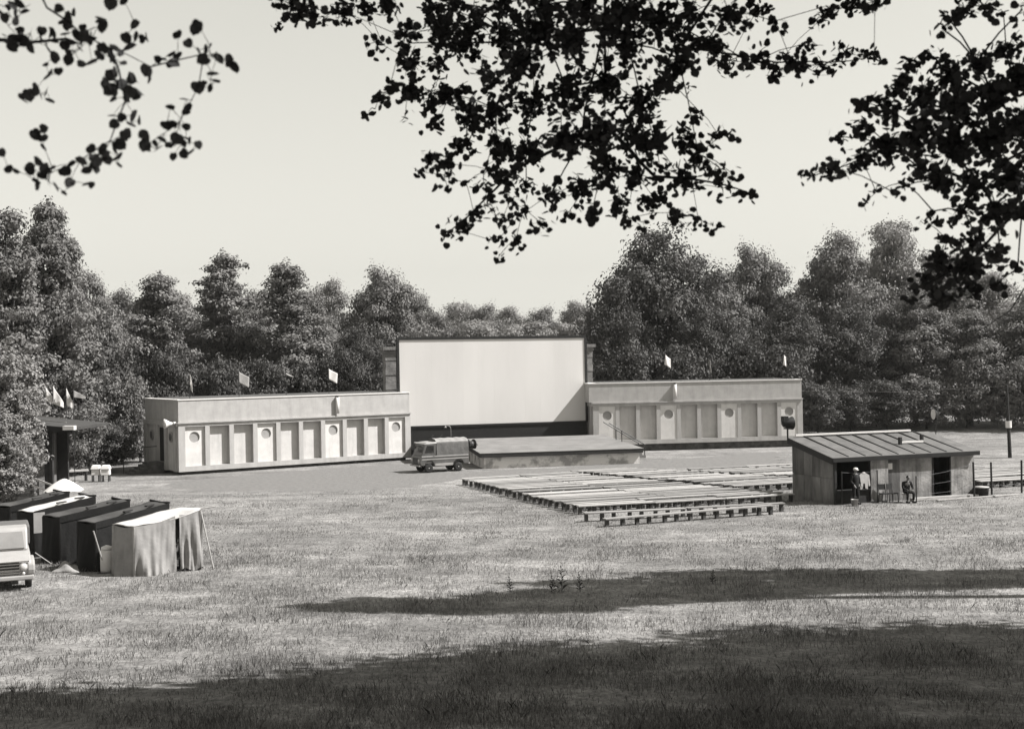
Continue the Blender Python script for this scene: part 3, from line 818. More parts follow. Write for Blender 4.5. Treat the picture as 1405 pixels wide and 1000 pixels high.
def person_standing(p, rz, label):
    t = thing('person', label, 'person', p, rz)
    J = []; E = []
    def j(x,y,z,r): J.append((x,y,z,r)); return len(J)-1
    pel = j(0,0,.95,(.15,.11)); ab = j(0,0,1.12,(.14,.10)); ch = j(0,0,1.32,(.17,.115)); nk = j(0.0,0,1.47,.06); nk2 = j(.01,0,1.55,.052)
    E += [(pel,ab),(ab,ch),(ch,nk),(nk,nk2)]
    for s in (-1,1):
        hp_ = j(0,s*.10,.88,.09); kn = j(.03+s*.02,s*.11,.48,.062); an = j(-.01+s*.03,s*.115,.09,.04); to = j(.14+s*.03,s*.13,.04,.035)
        E += [(pel,hp_),(hp_,kn),(kn,an),(an,to)]
        sh = j(0,s*.19,1.40,.065); el = j(-.02+.03*s,s*.25,1.12,.045); wr = j(.16,s*.20,.93,.03)
        E += [(ch,sh),(sh,el),(el,wr)]
        hand(J, E, wr, (.16,s*.20,.93), (.5,0,-.6), (0,s*-1,0))
    skin_mesh('body', J, E, M_skin, t)
    K = []; F_ = []
    def k(x,y,z,r): K.append((x,y,z,r)); return len(K)-1
    pel = k(0,0,.93,(.17,.13)); ab = k(0,0,1.12,(.165,.12)); ch = k(0,0,1.32,(.195,.135)); nk = k(0,0,1.46,.075)
    F_ += [(pel,ab),(ab,ch),(ch,nk)]
    for s in (-1,1):
        a = k(0,s*.10,.86,.105); b = k(.03+s*.02,s*.11,.48,.078); c = k(-.01+s*.03,s*.115,.10,.062); F_ += [(pel,a),(a,b),(b,c)]
        d = k(0,s*.20,1.39,.082); e = k(-.02+.03*s,s*.255,1.12,.06); f = k(.14,s*.205,.945,.045); F_ += [(ch,d),(d,e),(e,f)]
    skin_mesh('clothing', K, F_, M_cloth, t)
    head_face(t, (.03,0,1.63), 0, M_white)
    for s in (-1,1): MB().prism([(-.07,-.05),(.19,-.045),(.22,0),(.19,.045),(-.07,.05)], 0, .08, 'xy').build('shoe', M_black, t, loc=(-.01+s*.03, s*.12, 0))
    return t
def person_sitting(p, rz, label):
    t = thing('person', label, 'person', p, rz)
    J = []; E = []
    def j(x,y,z,r): J.append((x,y,z,r)); return len(J)-1
    sz = .42
    pel = j(0,0,sz+.12,(.16,.12)); ab = j(.04,0,sz+.28,(.145,.105)); ch = j(.12,0,sz+.47,(.175,.115)); nk = j(.17,0,sz+.61,.06); n2 = j(.20,0,sz+.68,.052)
    E += [(pel,ab),(ab,ch),(ch,nk),(nk,n2)]
    for s in (-1,1):
        a = j(.10,s*.11,sz+.09,.085); b = j(.45,s*.17,sz+.07,.062); c = j(.40,s*.17,.09,.04); d = j(.55,s*.18,.04,.035); E += [(pel,a),(a,b),(b,c),(c,d)]
        sh = j(.12,s*.20,sz+.54,.062); el = j(.20,s*.27,sz+.27,.045); wr = j(.42,s*.12,sz+.19,.03); E += [(ch,sh),(sh,el),(el,wr)]
        hand(J, E, wr, (.42,s*.12,sz+.19), (.8,-s*.5,-.3), (0,0,1) if s > 0 else (0,0,-1))
    skin_mesh('body', J, E, M_skin, t)
    K = []; F_ = []
    def k(x,y,z,r): K.append((x,y,z,r)); return len(K)-1
    pel = k(0,0,sz+.12,(.18,.14)); ab = k(.04,0,sz+.28,(.175,.13)); ch = k(.12,0,sz+.47,(.20,.14)); nk = k(.16,0,sz+.60,.075)
    F_ += [(pel,ab),(ab,ch),(ch,nk)]
    for s in (-1,1):
        a = k(.10,s*.11,sz+.09,.10); b = k(.45,s*.17,sz+.07,.078); c = k(.40,s*.17,.11,.06); F_ += [(pel,a),(a,b),(b,c)]
        d = k(.12,s*.21,sz+.53,.082); e = k(.20,s*.275,sz+.27,.06); f = k(.40,s*.13,sz+.20,.045); F_ += [(ch,d),(d,e),(e,f)]
    skin_mesh('clothing', K, F_, M_cloth, t)
    head_face(t, (.24,0,sz+.77), 0)
    for s in (-1,1): MB().prism([(-.07,-.05),(.19,-.045),(.22,0),(.19,.045),(-.07,.05)], 0, .08, 'xy').build('shoe', M_black, t, loc=(.41, s*.175, 0))
    return t
pp = gnd(1166, 693)
pp = hw(fx(1166), -.45)
person_standing((pp.x, pp.y, 0), R(-60), 'standing person in dark clothes and white cap by the shed counter')
ps = hw(fx(1229), -.75)
person_sitting((ps.x, ps.y, 0), R(-75), 'person in dark clothes sitting hunched on a stool before the shed')
st_ = thing('stool', 'low pale stool under the sitting person', 'stool', (ps.x, ps.y, 0), 0)
MB().lathe([(.19, .37), (.20, .39), (.20, .41)], 16).build('seat', M_wood, st_)
for k in range(3):
    a = k*2.1; MB().tube([(.17*math.cos(a), .17*math.sin(a), 0), (.12*math.cos(a), .12*math.sin(a), .372)], .018, 6).build('leg', M_wood, st_)
def chair(p, rz, label, m=M_black):
    t = thing('chair', label, 'chair', p, rz, 'chairs before the shed')
    MB().box(-.2,.2,-.2,.2,.42,.46).build('seat', m, t, bevel=.01)
    for sx in (-1,1):
        for sy in (-1,1):
            MB().tube([(sx*.19, sy*.19, 0), (sx*.17, sy*.17, .42)], .018, 6).build('leg', m, t)
        MB().tube([(-.19, sx*.17, .46), (-.25, sx*.17, .9)], .017, 6).build('back_post', m, t)
    MB().hexa([(-.22,-.18,.62),(-.20,-.18,.62),(-.20,.18,.62),(-.22,.18,.62),(-.26,-.18,.88),(-.24,-.18,.88),(-.24,.18,.88),(-.26,.18,.88)]).build('backrest', m, t)
c1 = hw(fx(1204), -.5); chair((c1.x, c1.y, 0), R(-80), 'dark chair standing before the open shed door')
c2 = hw(fx(1215), -.55); chair((c2.x, c2.y, 0), R(-60), 'dark chair next to the sitting person')
# bucket, clothes line with shirt
bk = hw(fx(1156), -.95)
t = thing('bucket', 'pale metal bucket on the grass at the shed corner', 'bucket', (bk.x, bk.y, 0))
MB().lathe([(.13,0),(.18,.32),(.19,.32),(.17,.30),(.12,.02)], 18).build('pail', M_metal, t, True)
MB().tube([(-.18,0,.31),(-.12,0,.42),(0,0,.46),(.12,0,.42),(.18,0,.31)], .008, 6).build('handle', M_iron, t)
la, lb = hw(fx(1150), -.30, 1.55), hw(fx(1196), -.45, 1.50)
t = thing('clothes_line', 'thin clothes line strung across the shed opening on two stakes', 'clothes line', (la.x, la.y, 0))
d_ = lb-la
MB().tube([(0,0,0),(0,0,1.6)], .03, 6).build('stake', M_dark, t)
MB().tube([(d_.x,d_.y,0),(d_.x,d_.y,1.6)], .03, 6).build('stake', M_dark, t)
MB().tube([(0,0,1.55),(d_.x*.5,d_.y*.5,1.48),(d_.x,d_.y,1.55)], .008, 5).build('line', M_iron, t)
sp_ = la.lerp(lb, .62); sp_.z = 1.475
t = thing('shirt', 'white shirt hung on the clothes line before the dark opening', 'shirt', sp_, angH)
mb = MB()
prof = [(-.12,0),(.12,0),(.30,-.10),(.36,-.62),(.27,-.64),(.22,-.28),(.21,-.78),(.07,-.72),(.05,-.5),(-.05,-.5),(-.08,-.74),(-.21,-.78),(-.22,-.28),(-.27,-.64),(-.36,-.62),(-.30,-.10)]
mb.prism(prof, -.02, .02, 'xz'); mb.build('cloth', mat('washed linen', .5, .4, 5), t)
MB().prism([(-.08,.0),(.08,.0),(.06,.05),(-.06,.05)], -.035, .035, 'xz').build('collar', M_white, t)

# planks lying in front of the shed
def ground_plank(a, b, label, w=.16, h=.05, grp='planks on the grass before the shed'):
    o = MB().bar((0,0,h/2), (b-a), w, h) ; 
    ob = o.build('loose_plank', M_wood, None); ob.location = (a.x, a.y, 0.03)
    tag(ob, label, 'plank', grp)
ground_plank(hw(fx(1262), -1.25), hw(fx(1352), -.9), 'long pale plank lying on the grass before the shed doorway')
ground_plank(hw(fx(1238), -.7), hw(fx(1335), -.35), 'dark-edged plank lying along the foot of the shed front', .3, .14)
ground_plank(gnd(1364, 682), gnd(1400, 678.5), 'short pale plank lying beside the fence posts')
# wire fence
fa = [(1196, 692.5, 1.42), (1257.5, 690, 1.3), (1337, 682, 1.75), (1361, 678.5, 1.65), (1402, 676, 1.68), (1450, 672, 1.6)]
fp0 = gnd(1257.5, 690)
fence = thing('wire_fence', 'sagging wire fence on thin stakes in front of the shed', 'fence', fp0)
tops = []
for i, (x, y, h) in enumerate(fa[1:]):
    q = gnd(x, y) - fp0
    MB().tube([q, q+Vector((random.uniform(-.04,.04), 0, h))], .05 if i else .03, 7).build('stake', M_dark, fence)
    tops.append((q, h))
for lev in (.95, .62, .3):
    for i in range(len(tops)-1):
        (q, h), (r_, h2) = tops[i], tops[i+1]
        a = q+Vector((0,0,h*lev)); b = r_+Vector((0,0,h2*lev)); m_ = (a+b)/2 - Vector((0,0,.06))
        MB().tube([a, m_, b], .006, 5).build('wire', M_iron, fence)
# barrow-like tub by the fence
q = gnd(1350, 681)
t = thing('tub', 'small dark tub with a pale lid by the corner of the shed', 'tub', (q.x, q.y+.3, 0))
MB().lathe([(.32,0),(.36,.4),(.37,.42)], 18).build('tub_body', M_dark, t, True)
MB().lathe([(.38,.425),(.36,.46),(.1,.5)], 18).build('lid', M_wood, t, True)

# telegraph pole and wire at right
q = gnd(1386, 628)
t = thing('utility_pole', 'thin dark pole with a white painted band beyond the benches', 'pole', q)
tp = at(1381, 528, q.y) - q
MB().tube([(0,0,-.2), (tp.x, 0, tp.z)], [.13, .09], 10).build('shaft', M_dark, t)
k0 = 2.05/tp.z
MB().tube([(tp.x*k0,0,2.05), (tp.x*(k0+.035),0,2.5)], [.20, .20], 12).build('band', M_white, t)
MB().box(tp.x-.5, tp.x+.5, -.05, .05, tp.z-.4, tp.z-.3).build('crossarm', M_dark, t)
q0 = wl(wingR, LenR, .2, 4.4)
wq = Vector((q.x+tp.x*.6, q.y, 4.9))
t = MB().tube([Vector((0,0,0)), (wq-q0)*.5-Vector((0,0,.25)), wq-q0], .006, 5).build('overhead_wire', M_metal)
t.location = q0; tag(t, 'thin overhead wire from the grey pavilion to the banded pole', 'wire')

# ------------------------------------------------------------------ flags
def flag(base, h, w, cl, lean, m, label, group, style, yaw=0.0):
    """limp flag: pole of height h, cloth w wide, cl long"""
    t = thing('flag', label, 'flag', base, yaw, group)
    top = Vector((lean, 0, h))
    MB().tube([(0,0,0), top], .022, 6).build('pole', M_dark, t)
    MB().lathe([(.0, 0),(.04,.03),(.0,.09)], 8, 'z', top).build('finial', M_dark, t, True)
    def fn(u, v_):
        # u away from the pole, v down the hoist
        p0 = top*(1 - v_*cl/h)
        if style == 'open': x = u*w; z = -u*w*.55; y = .10*math.sin(u*5+v_*2)*u
        elif style == 'tri': x = u*w*(1.0); z = -u*cl*.95*(1-v_*.75) ; y = .12*math.sin(u*7+v_)*u
        else: x = u*w*.28; z = -u*w*1.1; y = .10*math.sin(u*9+v_*3)
        return (p0.x + x, p0.y + y, p0.z + z)
    mb = MB(); mb.grid(fn, 8, 10)
    o = mb.build('cloth', m, t, True)
    sdf = o.modifiers.new('thick', 'SOLIDIFY'); sdf.thickness = .006
    return t
gL = 'flags along the pavilion roofs'
def roof_flag(w, px, pytop, pybase, wid, cl, m, style, label, yaw):
    o, d0 = w
    best = None
    for k in range(200):
        x = k/200*(LenL if o is wingL else LenR)
        p = wl(o, x, 1.2, (5.02 if o is wingL else 5.35))
        e = abs(proj_x(p)-px)
        if best is None or e < best[0]: best = (e, p)
    p = best[1]
    h = 0.5
    while proj_y(p+Vector((0,0,h))) > pytop and h < 5: h += .02
    flag(p, h, wid, cl, 0.0, m, label, gL, style, yaw)
roof_flag((wingL,0), 261, 510, 548, .6, .8, M_flagw, 'limp', 'narrow white flag hanging limp on the sunlit pavilion roof near its doorway end', R(30))
roof_flag((wingL,0), 328, 510, 548, .72, .75, M_flagg, 'open', 'greyish flag half open on the sunlit pavilion roof, before the dark trees', R(30))
roof_flag((wingL,0), 393, 511, 545, .55, .12, M_flagg, 'open', 'thin furled grey flag on the sunlit pavilion roof', R(30))
roof_flag((wingL,0), 452, 506, 540, .65, .75, M_flagw, 'open', 'bright white flag above the rain spout of the sunlit pavilion', R(30))
roof_flag((wingR,0), 921, 493, 523, -.62, .75, M_flagw, 'open', 'bright white flag above the rain spout of the grey pavilion', R(30))
roof_flag((wingR,0), 974, 491, 521, .55, .7, M_flagg, 'limp', 'limp grey flag in the middle of the grey pavilion roof', R(30))
roof_flag((wingR,0), 1080, 490, 519, -.34, .80, M_flagw, 'open', 'white flag at the outer end of the grey pavilion roof', R(30))

# ------------------------------------------------------------------ canvas van
def wheel(parent, x, y, r, w, name='wheel'):
    o = MB().lathe([(r*.62,-w/2),(r*.92,-w/2),(r,-w*.3),(r,w*.3),(r*.92,w/2),(r*.62,w/2)], 24, 'y', (0,0,0)).build(name, M_tyre, parent, True, loc=(x, y, r))
    MB().lathe([(r*.63,-w*.42),(r*.5,-w*.5),(r*.2,-w*.46),(r*.2,w*.46),(r*.5,w*.5),(r*.63,w*.42)], 20, 'y').build('rim', M_rim, o, True)
    for s in (-1, 1): MB().lathe([(r*.18,s*w*.47),(r*.12,s*w*.62)], 12, 'y').build('hub_cap', M_vanlight, o, True)
    return o
vf = gnd(586.5, 649); vr = gnd(628.5, 646)
yaw = R(180+27)
fwd = Vector((math.cos(yaw), math.sin(yaw), 0)); lft = Vector((-math.sin(yaw), math.cos(yaw), 0))
vc = (vf+vr)/2 - lft*0.75 + fwd*-0.1
van = thing('canvas_van', 'small striped forward-cab van with a canvas covered load bed', 'van', vc, yaw)
W2 = .80; xf, xr = 1.62, -1.78
zfl = .42
# lower body with wheel arch cut as side polygon
side = [(xr,.50),(-1.40,.50),(-1.33,.68),(-1.15,.80),(-.90,.80),(-.72,.68),(-.65,.42),(.70,.38),(.76,.62),(.90,.80),(1.18,.80),(1.36,.66),(1.42,.46),(xf+.02,.48),(xf+.10,.62),(xf+.08,.98),(xf,1.12),(xr,1.12)]
MB().prism(side, -W2, W2, 'xz').build('body', M_vanbody, van, bevel=.03)
cabp = [(.55,1.122),(xf-.02,1.122),(xf-.08,1.28),(xf-.24,1.80),(xf-.36,1.90),(.55,1.92)]
cab = MB().prism(cabp, -W2+.05, W2-.05, 'xz').build('cab', M_vanbody, van, bevel=.05)
MB().hexa([(.50,-W2+.02,1.90),(xf-.24,-W2+.06,1.86),(xf-.24,W2-.06,1.86),(.50,W2-.02,1.90),(.50,-W2+.10,2.0),(xf-.42,-W2+.14,1.97),(xf-.42,W2-.14,1.97),(.50,W2-.10,2.0)]).build('cab_roof', M_vanlight, van, bevel=.03)
# windscreen (two panes) slightly proud of the sloping front
def wpt(t_, y): # along front slope
    x = xf-.08 + (-.16)*t_; z = 1.28 + .52*t_; return (x+.012, y, z+.008)
for s in (-1, 1):
    a, b = (s*.03, s*.66)
    mb = MB(); p = [wpt(.08,a), wpt(.08,b), wpt(.92,b*.96), wpt(.92,a)]
    q_ = [(x-.03,y,z-.01) for x,y,z in p]
    mb.hexa(q_+p); w_ = mb.build('windscreen', M_glass, van)
for s in (-1, 1):
    d_ = MB().box(.66, 1.36, s*(W2-.055)-.006, s*(W2-.055)+.006, .62, 1.86).build('door', M_vanbody, van)
    MB().hexa([(.72, s*(W2-.046)-.006,1.30),(1.36,s*(W2-.046)-.006,1.30),(1.36,s*(W2-.046)+.006,1.30),(.72,s*(W2-.046)+.006,1.30),
               (.72, s*(W2-.046)-.006,1.76),(1.20,s*(W2-.046)-.006,1.76),(1.20,s*(W2-.046)+.006,1.76),(.72,s*(W2-.046)+.006,1.76)]).build('door_window', M_glass, d_)
    MB().box(.70,.82, s*(W2+.012)-.012, s*(W2+.012)+.012, 1.06, 1.09).build('door_handle', M_chrome, d_)
    for z0, z1, m in ((1.02,1.10,M_vanlight),(.94,1.0,M_vandark),(.84,.925,M_vanlight)):
        MB().box(xr+.02, xf-.02, s*(W2+.006)-.008, s*(W2+.006)+.008, z0, z1).build('side_stripe', m, van)
    MB().box(-.60,.66, s*(W2+.004)-.008, s*(W2+.004)+.008, .44, .60).build('sill', M_vanlight, van)
    h = MB().lathe([(.105,0),(.105,.05),(.085,.08),(.03,.095)], 18, 'x', (xf+.06, s*.58, .80)).build('headlight', M_lens, van, True)
    MB().bar((xf-.05, s*(W2+.12), 1.55), (xf-.05, s*(W2+.12), 1.75), .03, .12).build('mirror', M_iron, van)
MB().box(xf+.085, xf+.11, -.42, .42, .60, .98).build('grille', M_iron, van)
MB().box(xf+.02, xf+.18, -.76, .76, .42, .52).build('bumper', M_vanlight, van, bevel=.02)
MB().box(xr-.10, xr+.02, -.76, .76, .46, .54).build('rear_bumper', M_vanlight, van)
# canvas over the bed, sagging sides
def cv(u, v_):
    a = u*2-1
    y = a*(W2-.03); z = 1.13
    x = xr + (.52-xr)*v_
    prof = [(-1,1.13),(-.98,1.55),(-.94,1.96),(-.6,2.14),(0,2.20),(.6,2.14),(.94,1.96),(.98,1.55),(1,1.13)]
    k = u*8; i = min(int(k), 7); f = k-i
    yy = prof[i][0]*(1-f)+prof[i+1][0]*f; zz = prof[i][1]*(1-f)+prof[i+1][1]*f
    sag = .03*math.sin(v_*math.pi*4)**2
    return (x, yy*(W2-.02)*(1-sag*.6), zz - (sag if abs(yy) < .9 else 0))
mb = MB(); mb.grid(cv, 32, 24); cvs = mb.build('canvas_cover', M_canvas, van, True)
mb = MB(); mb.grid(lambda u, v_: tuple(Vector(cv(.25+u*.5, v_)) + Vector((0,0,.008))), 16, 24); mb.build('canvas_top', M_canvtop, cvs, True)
endp = [cv(k/32, 0) for k in range(33)]
MB().prism([(p[1]*.99, p[2]-.005) for p in endp], xr+.01, xr+.03, 'yz').build('canvas_back', M_canvas, van)
MB().prism([(p[1]*.985, p[2]-.02) for p in endp], .47, .51, 'yz').build('canvas_front', M_canvas, van)
for x in (1.08, -1.03):
    for s in (-1, 1): wheel(van, x, s*.66, .30, .2)
for x in (-.95, -.2, .45): MB().tube([(x, -.3, 2.20), (x-.12, -.3, 2.36), (x-.2, -.3, 2.36)], .018, 5).build('roof_hook', M_iron, van)

# ------------------------------------------------------------------ truck at the left edge
q = gnd(38, 806)
yaw = R(-67)
fw = Vector((math.cos(yaw), math.sin(yaw), 0)); lf = Vector((-math.sin(yaw), math.cos(yaw), 0))
trk = thing('parked_truck', 'pale light truck with chromed grille parked beside the canvas stalls', 'truck', Vector((q.x, q.y, 0)) - lf*.72 - fw*1.35 , yaw)
W2 = .88
lower = [(-2.3,.55),(-1.75,.55),(-1.66,.80),(-1.40,.95),(-1.1,.95),(-.85,.80),(-.77,.45),(.85,.45),(.93,.72),(1.12,.88),(1.45,.88),(1.66,.74),(1.74,.50),(2.02,.50),(2.08,.62),(2.06,.92),(1.98,1.02),(.75,1.16),(-2.3,1.16)]
MB().prism(lower, -W2+.06, W2-.06, 'xz').build('body', M_truck, trk, bevel=.05)
cb = [(-.55,1.162),(.72,1.162),(.42,1.80),(.30,1.88),(-.45,1.90),(-.55,1.84)]
c_ = MB().prism(cb, -.76, .76, 'xz').build('cab', M_truck, trk, bevel=.07)
p = [(.715,-.66,1.24),(.715,.66,1.24),(.455,.60,1.76),(.455,-.60,1.76)]
mb = MB(); mb.hexa([(x-.03,y,z-.012) for x,y,z in p]+[(x+.012,y,z+.006) for x,y,z in p]); ws = mb.build('windscreen', mat('windscreen glass', 0.30, 0.22, 1.2, rough=.1, spec=.8), trk)
for s in (-1,1):
    MB().hexa([(-.40,s*.762-.006,1.25),(.50,s*.762-.006,1.25),(.50,s*.762+.006,1.25),(-.40,s*.762+.006,1.25),(-.38,s*.762-.006,1.72),(.30,s*.762-.006,1.72),(.30,s*.762+.006,1.72),(-.38,s*.762+.006,1.72)]).build('side_window', M_glass, trk)
    fe = [(.80,.52),(.90,.80),(1.10,.92),(1.45,.92),(1.68,.78),(1.78,.52),(2.10,.55),(2.14,.70),(2.10,.90),(1.85,.99),(.95,1.02),(.78,.95)]
    MB().prism(fe, s*.70, s*.93, 'xz').build('fender', M_truck, trk, bevel=.05)
    h = MB().lathe([(.135,0),(.135,.05),(.115,.055)], 20, 'x', (2.06, s*.58, .80)).build('headlight_ring', M_truck, trk, True)
    MB().lathe([(.112,.05),(.09,.085),(.03,.10)], 18, 'x', (2.06, s*.58, .80)).build('headlight', M_lens, h, True)
    MB().lathe([(.05,0),(.05,.05),(.02,.07)], 14, 'x', (2.08, s*.58, .60)).build('indicator', M_lens, trk, True)
MB().box(2.055, 2.075, -.45, .45, .58, .96).build('grille_back', M_iron, trk)
for k in range(4):
    MB().box(2.07, 2.11, -.47, .47, .60+.095*k, .64+.095*k).build('grille_bar', M_chrome, trk, bevel=.01)
MB().box(2.06, 2.12, -.76, .76, .965, .995).build('bonnet_trim', M_chrome, trk)
MB().box(2.10, 2.24, -.90, .90, .40, .54).build('bumper', M_truck, trk, bevel=.03)
MB().prism([(-2.3,1.17),(-.58,1.17),(-.58,1.80),(-.9,1.86),(-2.3,1.84)], -.86, .86, 'xz').build('canvas_bed', M_canvas, trk, bevel=.06)
for x in (1.30, -1.25):
    for s in (-1,1): wheel(trk, x, s*.74, .36, .2)

# ------------------------------------------------------------------ covered stalls
def drape(P0, P1, zt0, zt1, n, fold, amp, seed, lift=None):
    """hanging cloth between ground points P0..P1 and a top edge, with folds growing downward"""
    nrm = Vector((P1.y-P0.y, -(P1.x-P0.x), 0)).normalized()
    def fn(u, v_):
        b = P0.lerp(P1, u); zt = zt0*(1-u)+zt1*u
        lo = 0.02 + (lift(u) if lift else 0)
        zt -= .07*math.sin(math.pi*u); z = zt + (lo-zt)*v_
        nn = mnoise.noise(Vector((u*fold*.55 - v_*.9, v_*.7, seed*3.1))) + .6*mnoise.noise(Vector((u*fold*1.3 + v_*1.6, v_*.9, seed*1.7)))
        w = amp*2.6*v_**.8*nn + .26*v_**1.4*math.sin(math.pi*min(1,u*1.0+.05)) + .03*v_
        p = b + nrm*w
        return (p.x, p.y, z)
    return fn
stall_nw = [(-13.0, 42.7), (-14.75, 43.9), (-16.7, 45.8), (-18.4, 47.6), (-20.0, 49.4)]
near_px = [(183.5,722), (131,717), (82,709), (46,702), (14,695)]
far_px = [(277,698), (232,690.5), (178,687), (131,681), (95,676)]
SL = ['pale canvas covered stall with bleached top and parted flap, at the row end',
      'dark canvas covered stall next to the pale flapped one, with an upturned roof end',
      'dark canvas covered stall in the middle of the row, with litter under its edge',
      'stall with a bleached top and dark sides, between dark stalls',
      'dark covered stall by the brick hut, behind the truck']
for i in range(5):
    A = gnd(near_px[i][0], near_px[i][1], 1.74)
    lab = SL[i]
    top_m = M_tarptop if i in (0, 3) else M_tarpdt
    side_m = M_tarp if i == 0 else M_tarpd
    zA, zB = 1.74, 2.14
    B = gnd(far_px[i][0], far_px[i][1], zB)
    A0 = Vector((A.x, A.y, 0)); B0 = Vector((B.x, B.y, 0))
    dep = Vector((-.98, .75, 0))*(1.0 if i in (0,) else 0.92)
    D0 = A0+dep; C0 = B0+dep*1.0
    t = thing('covered_stall', lab, 'stall', A0, 0, 'row of covered stalls')
    a, b, c, d = Vector((0,0,0)), B0-A0, C0-A0, D0-A0
    # frame posts
    for p_, h in ((a, zA), (b, zB), (c, zB), (d, zA)):
        MB().box(-.03,.03,-.03,.03,0,h-.05).build('corner_post', M_wood if i == 0 else M_dark, t, loc=p_*0.97+Vector((0,0,0)))
    # top: sagging sheet with thickness
    def top(u, v_, a=a, b=b, c=c, d=d):
        p_ = (a.lerp(b, u)).lerp(d.lerp(c, u), v_)
        return (p_.x, p_.y, zA*(1-u)+zB*u - .13*abs(math.sin(math.pi*u*2))*math.sin(math.pi*v_) + .05*mnoise.noise(Vector((u*2.3, v_*2, i*5.1))) - .07*math.sin(math.pi*u)*(1-v_)**2 + .03*mnoise.noise(Vector((u*5, v_*3, i*2.2))))
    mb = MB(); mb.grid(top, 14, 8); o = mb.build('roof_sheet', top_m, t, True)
    sd = o.modifiers.new('thick', 'SOLIDIFY'); sd.thickness = .03
    sh = Vector((0,0,0))
    if i == 0:
        m1 = a.lerp(b, .60); m2 = a.lerp(b, .66)
        mb = MB(); mb.grid(drape(a, m1, zA-.01, zA+.24, 1, 9, .06, 1.0), 44, 16); mb.build('side_cloth', side_m, t, True)
        mb = MB(); mb.grid(drape(m2, b, zA+.26, zB-.01, 1, 7, .09, 2.0, lambda u: .05+.05*math.sin(u*9)), 30, 16); mb.build('flap', side_m, t, True)
        mb = MB(); mb.grid(drape(d, a, zA-.01, zA-.01, 1, 10, .04, 3.0), 20, 14); mb.build('end_cloth', side_m, t, True)
        mb = MB(); mb.grid(drape(b, c, zB-.01, zB-.01, 1, 10, .06, .5), 20, 14); mb.build('end_cloth', side_m, t, True)
        mb = MB(); mb.grid(drape(c, d, zB-.01, zA-.01, 1, 14, .05, .2), 20, 10); mb.build('back_cloth', side_m, t, True)
        # counter shelves inside the gap
        for z in (.45, .95):
            cc = a.lerp(b, .63)+dep*.25
            MB().box(-.35,.35,-.16,.16,z,z+.04).build('shelf', M_wood, t, loc=cc, rz=math.atan2(b.y,b.x))
        MB().tube([b+Vector((0,0,zB+.02)), b+Vector((.45,.15,zB+.06))], .025, 6).build('ridge_pole', M_wood, t)
        MB().tube([b+Vector((-.05,-.02,zB)), b+Vector((.42,-.16,0))], .03, 6).build('guy_pole', M_wood, t)
    else:
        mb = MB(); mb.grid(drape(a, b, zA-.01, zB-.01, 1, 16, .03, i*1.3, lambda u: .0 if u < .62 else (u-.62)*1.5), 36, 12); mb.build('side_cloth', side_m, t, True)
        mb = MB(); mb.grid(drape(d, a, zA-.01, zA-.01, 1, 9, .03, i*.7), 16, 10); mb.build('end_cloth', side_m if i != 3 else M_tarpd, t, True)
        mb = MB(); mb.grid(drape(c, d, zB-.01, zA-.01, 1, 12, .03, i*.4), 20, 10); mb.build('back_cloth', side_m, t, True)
        # hanging valance along the long edge and the raised lip of the far end
        MB().hexa([a+Vector((.02,-.03,zA-.22)), b+Vector((.02,-.03,zB-.26)), b+Vector((0,.0,zB-.26)), a+Vector((0,0,zA-.22)),
                   a+Vector((.02,-.03,zA+.02)), b+Vector((.02,-.03,zB+.02)), b+Vector((0,0,zB+.02)), a+Vector((0,0,zA+.02))]).build('valance', M_tarpd, t)
        e = (b-a).normalized()
        MB().tube([b+Vector((0,0,zB+.03)), b.lerp(c,.5)+Vector((.05,.06,zB-.01)), c+Vector((0,0,zB+.06))], .045, 8).build('roof_lip', M_tarpd, t)
        for uu in (.45, .75):
            qa = a.lerp(b, uu)+dep*.3+Vector((0,0,zA+(zB-zA)*uu+.05)); qb = qa + e*.5 + dep*.25
            MB().bar(qa, qb, .10, .05).build('roof_batten', M_dark, t)
        if i == 3:
            MB().box(-.02,.40,-.06,-.03,.92,1.70).build('pale_curtain', M_tarp, t, loc=a, rz=math.atan2(b.y,b.x))
# odds and ends beneath the stalls
q = gnd(147, 785)
t = thing('milk_churn', 'white enamel can standing between the pale and dark stalls', 'can', (q.x, q.y, 0))
MB().lathe([(.22,.02),(.23,.1),(.23,.72),(.20,.80)], 18).build('can_body', M_white, t, True)
MB().lathe([(.21,.80),(.19,.90),(.06,.95)], 18).build('lid', M_white, t, True)
MB().box(-.28,.28,-.28,.28,-.02,.02).build('foot', M_dark, t)
q = gnd(92, 784)
t = tag(MB().grid(lambda u, v_: ((u-.5)*1.0, (v_-.5)*.6, .30*math.sin(math.pi*u)*math.sin(math.pi*v_)*(1+.3*math.sin(u*11+v_*7))), 14, 10).build('tarpaulin_heap', M_tarp, None, True), 'crumpled pale tarpaulin heaped on the grass under a dark stall', 'tarpaulin')
t.location = (q.x, q.y, 0.0)
sdm = t.modifiers.new('t', 'SOLIDIFY'); sdm.thickness = .02
q1 = gnd(76, 778); q2 = at(48, 758, q1.y)
t = MB().tube([Vector((0,0,0.02)), q2-q1], .02, 6).build('guy_pole', M_wood); t.location = q1
tag(t, 'thin pale pole leaning out from under a dark stall', 'pole')
q1 = at(140, 762, 42.9); q1.z = .55; q2 = at(128, 728, 42.7)
t = MB().tube([Vector((0,0,0)), q2-q1], .025, 6).build('support_strut', M_wood); t.location = q1
tag(t, 'slanting pale strut against the dark stall beside the white can', 'strut')

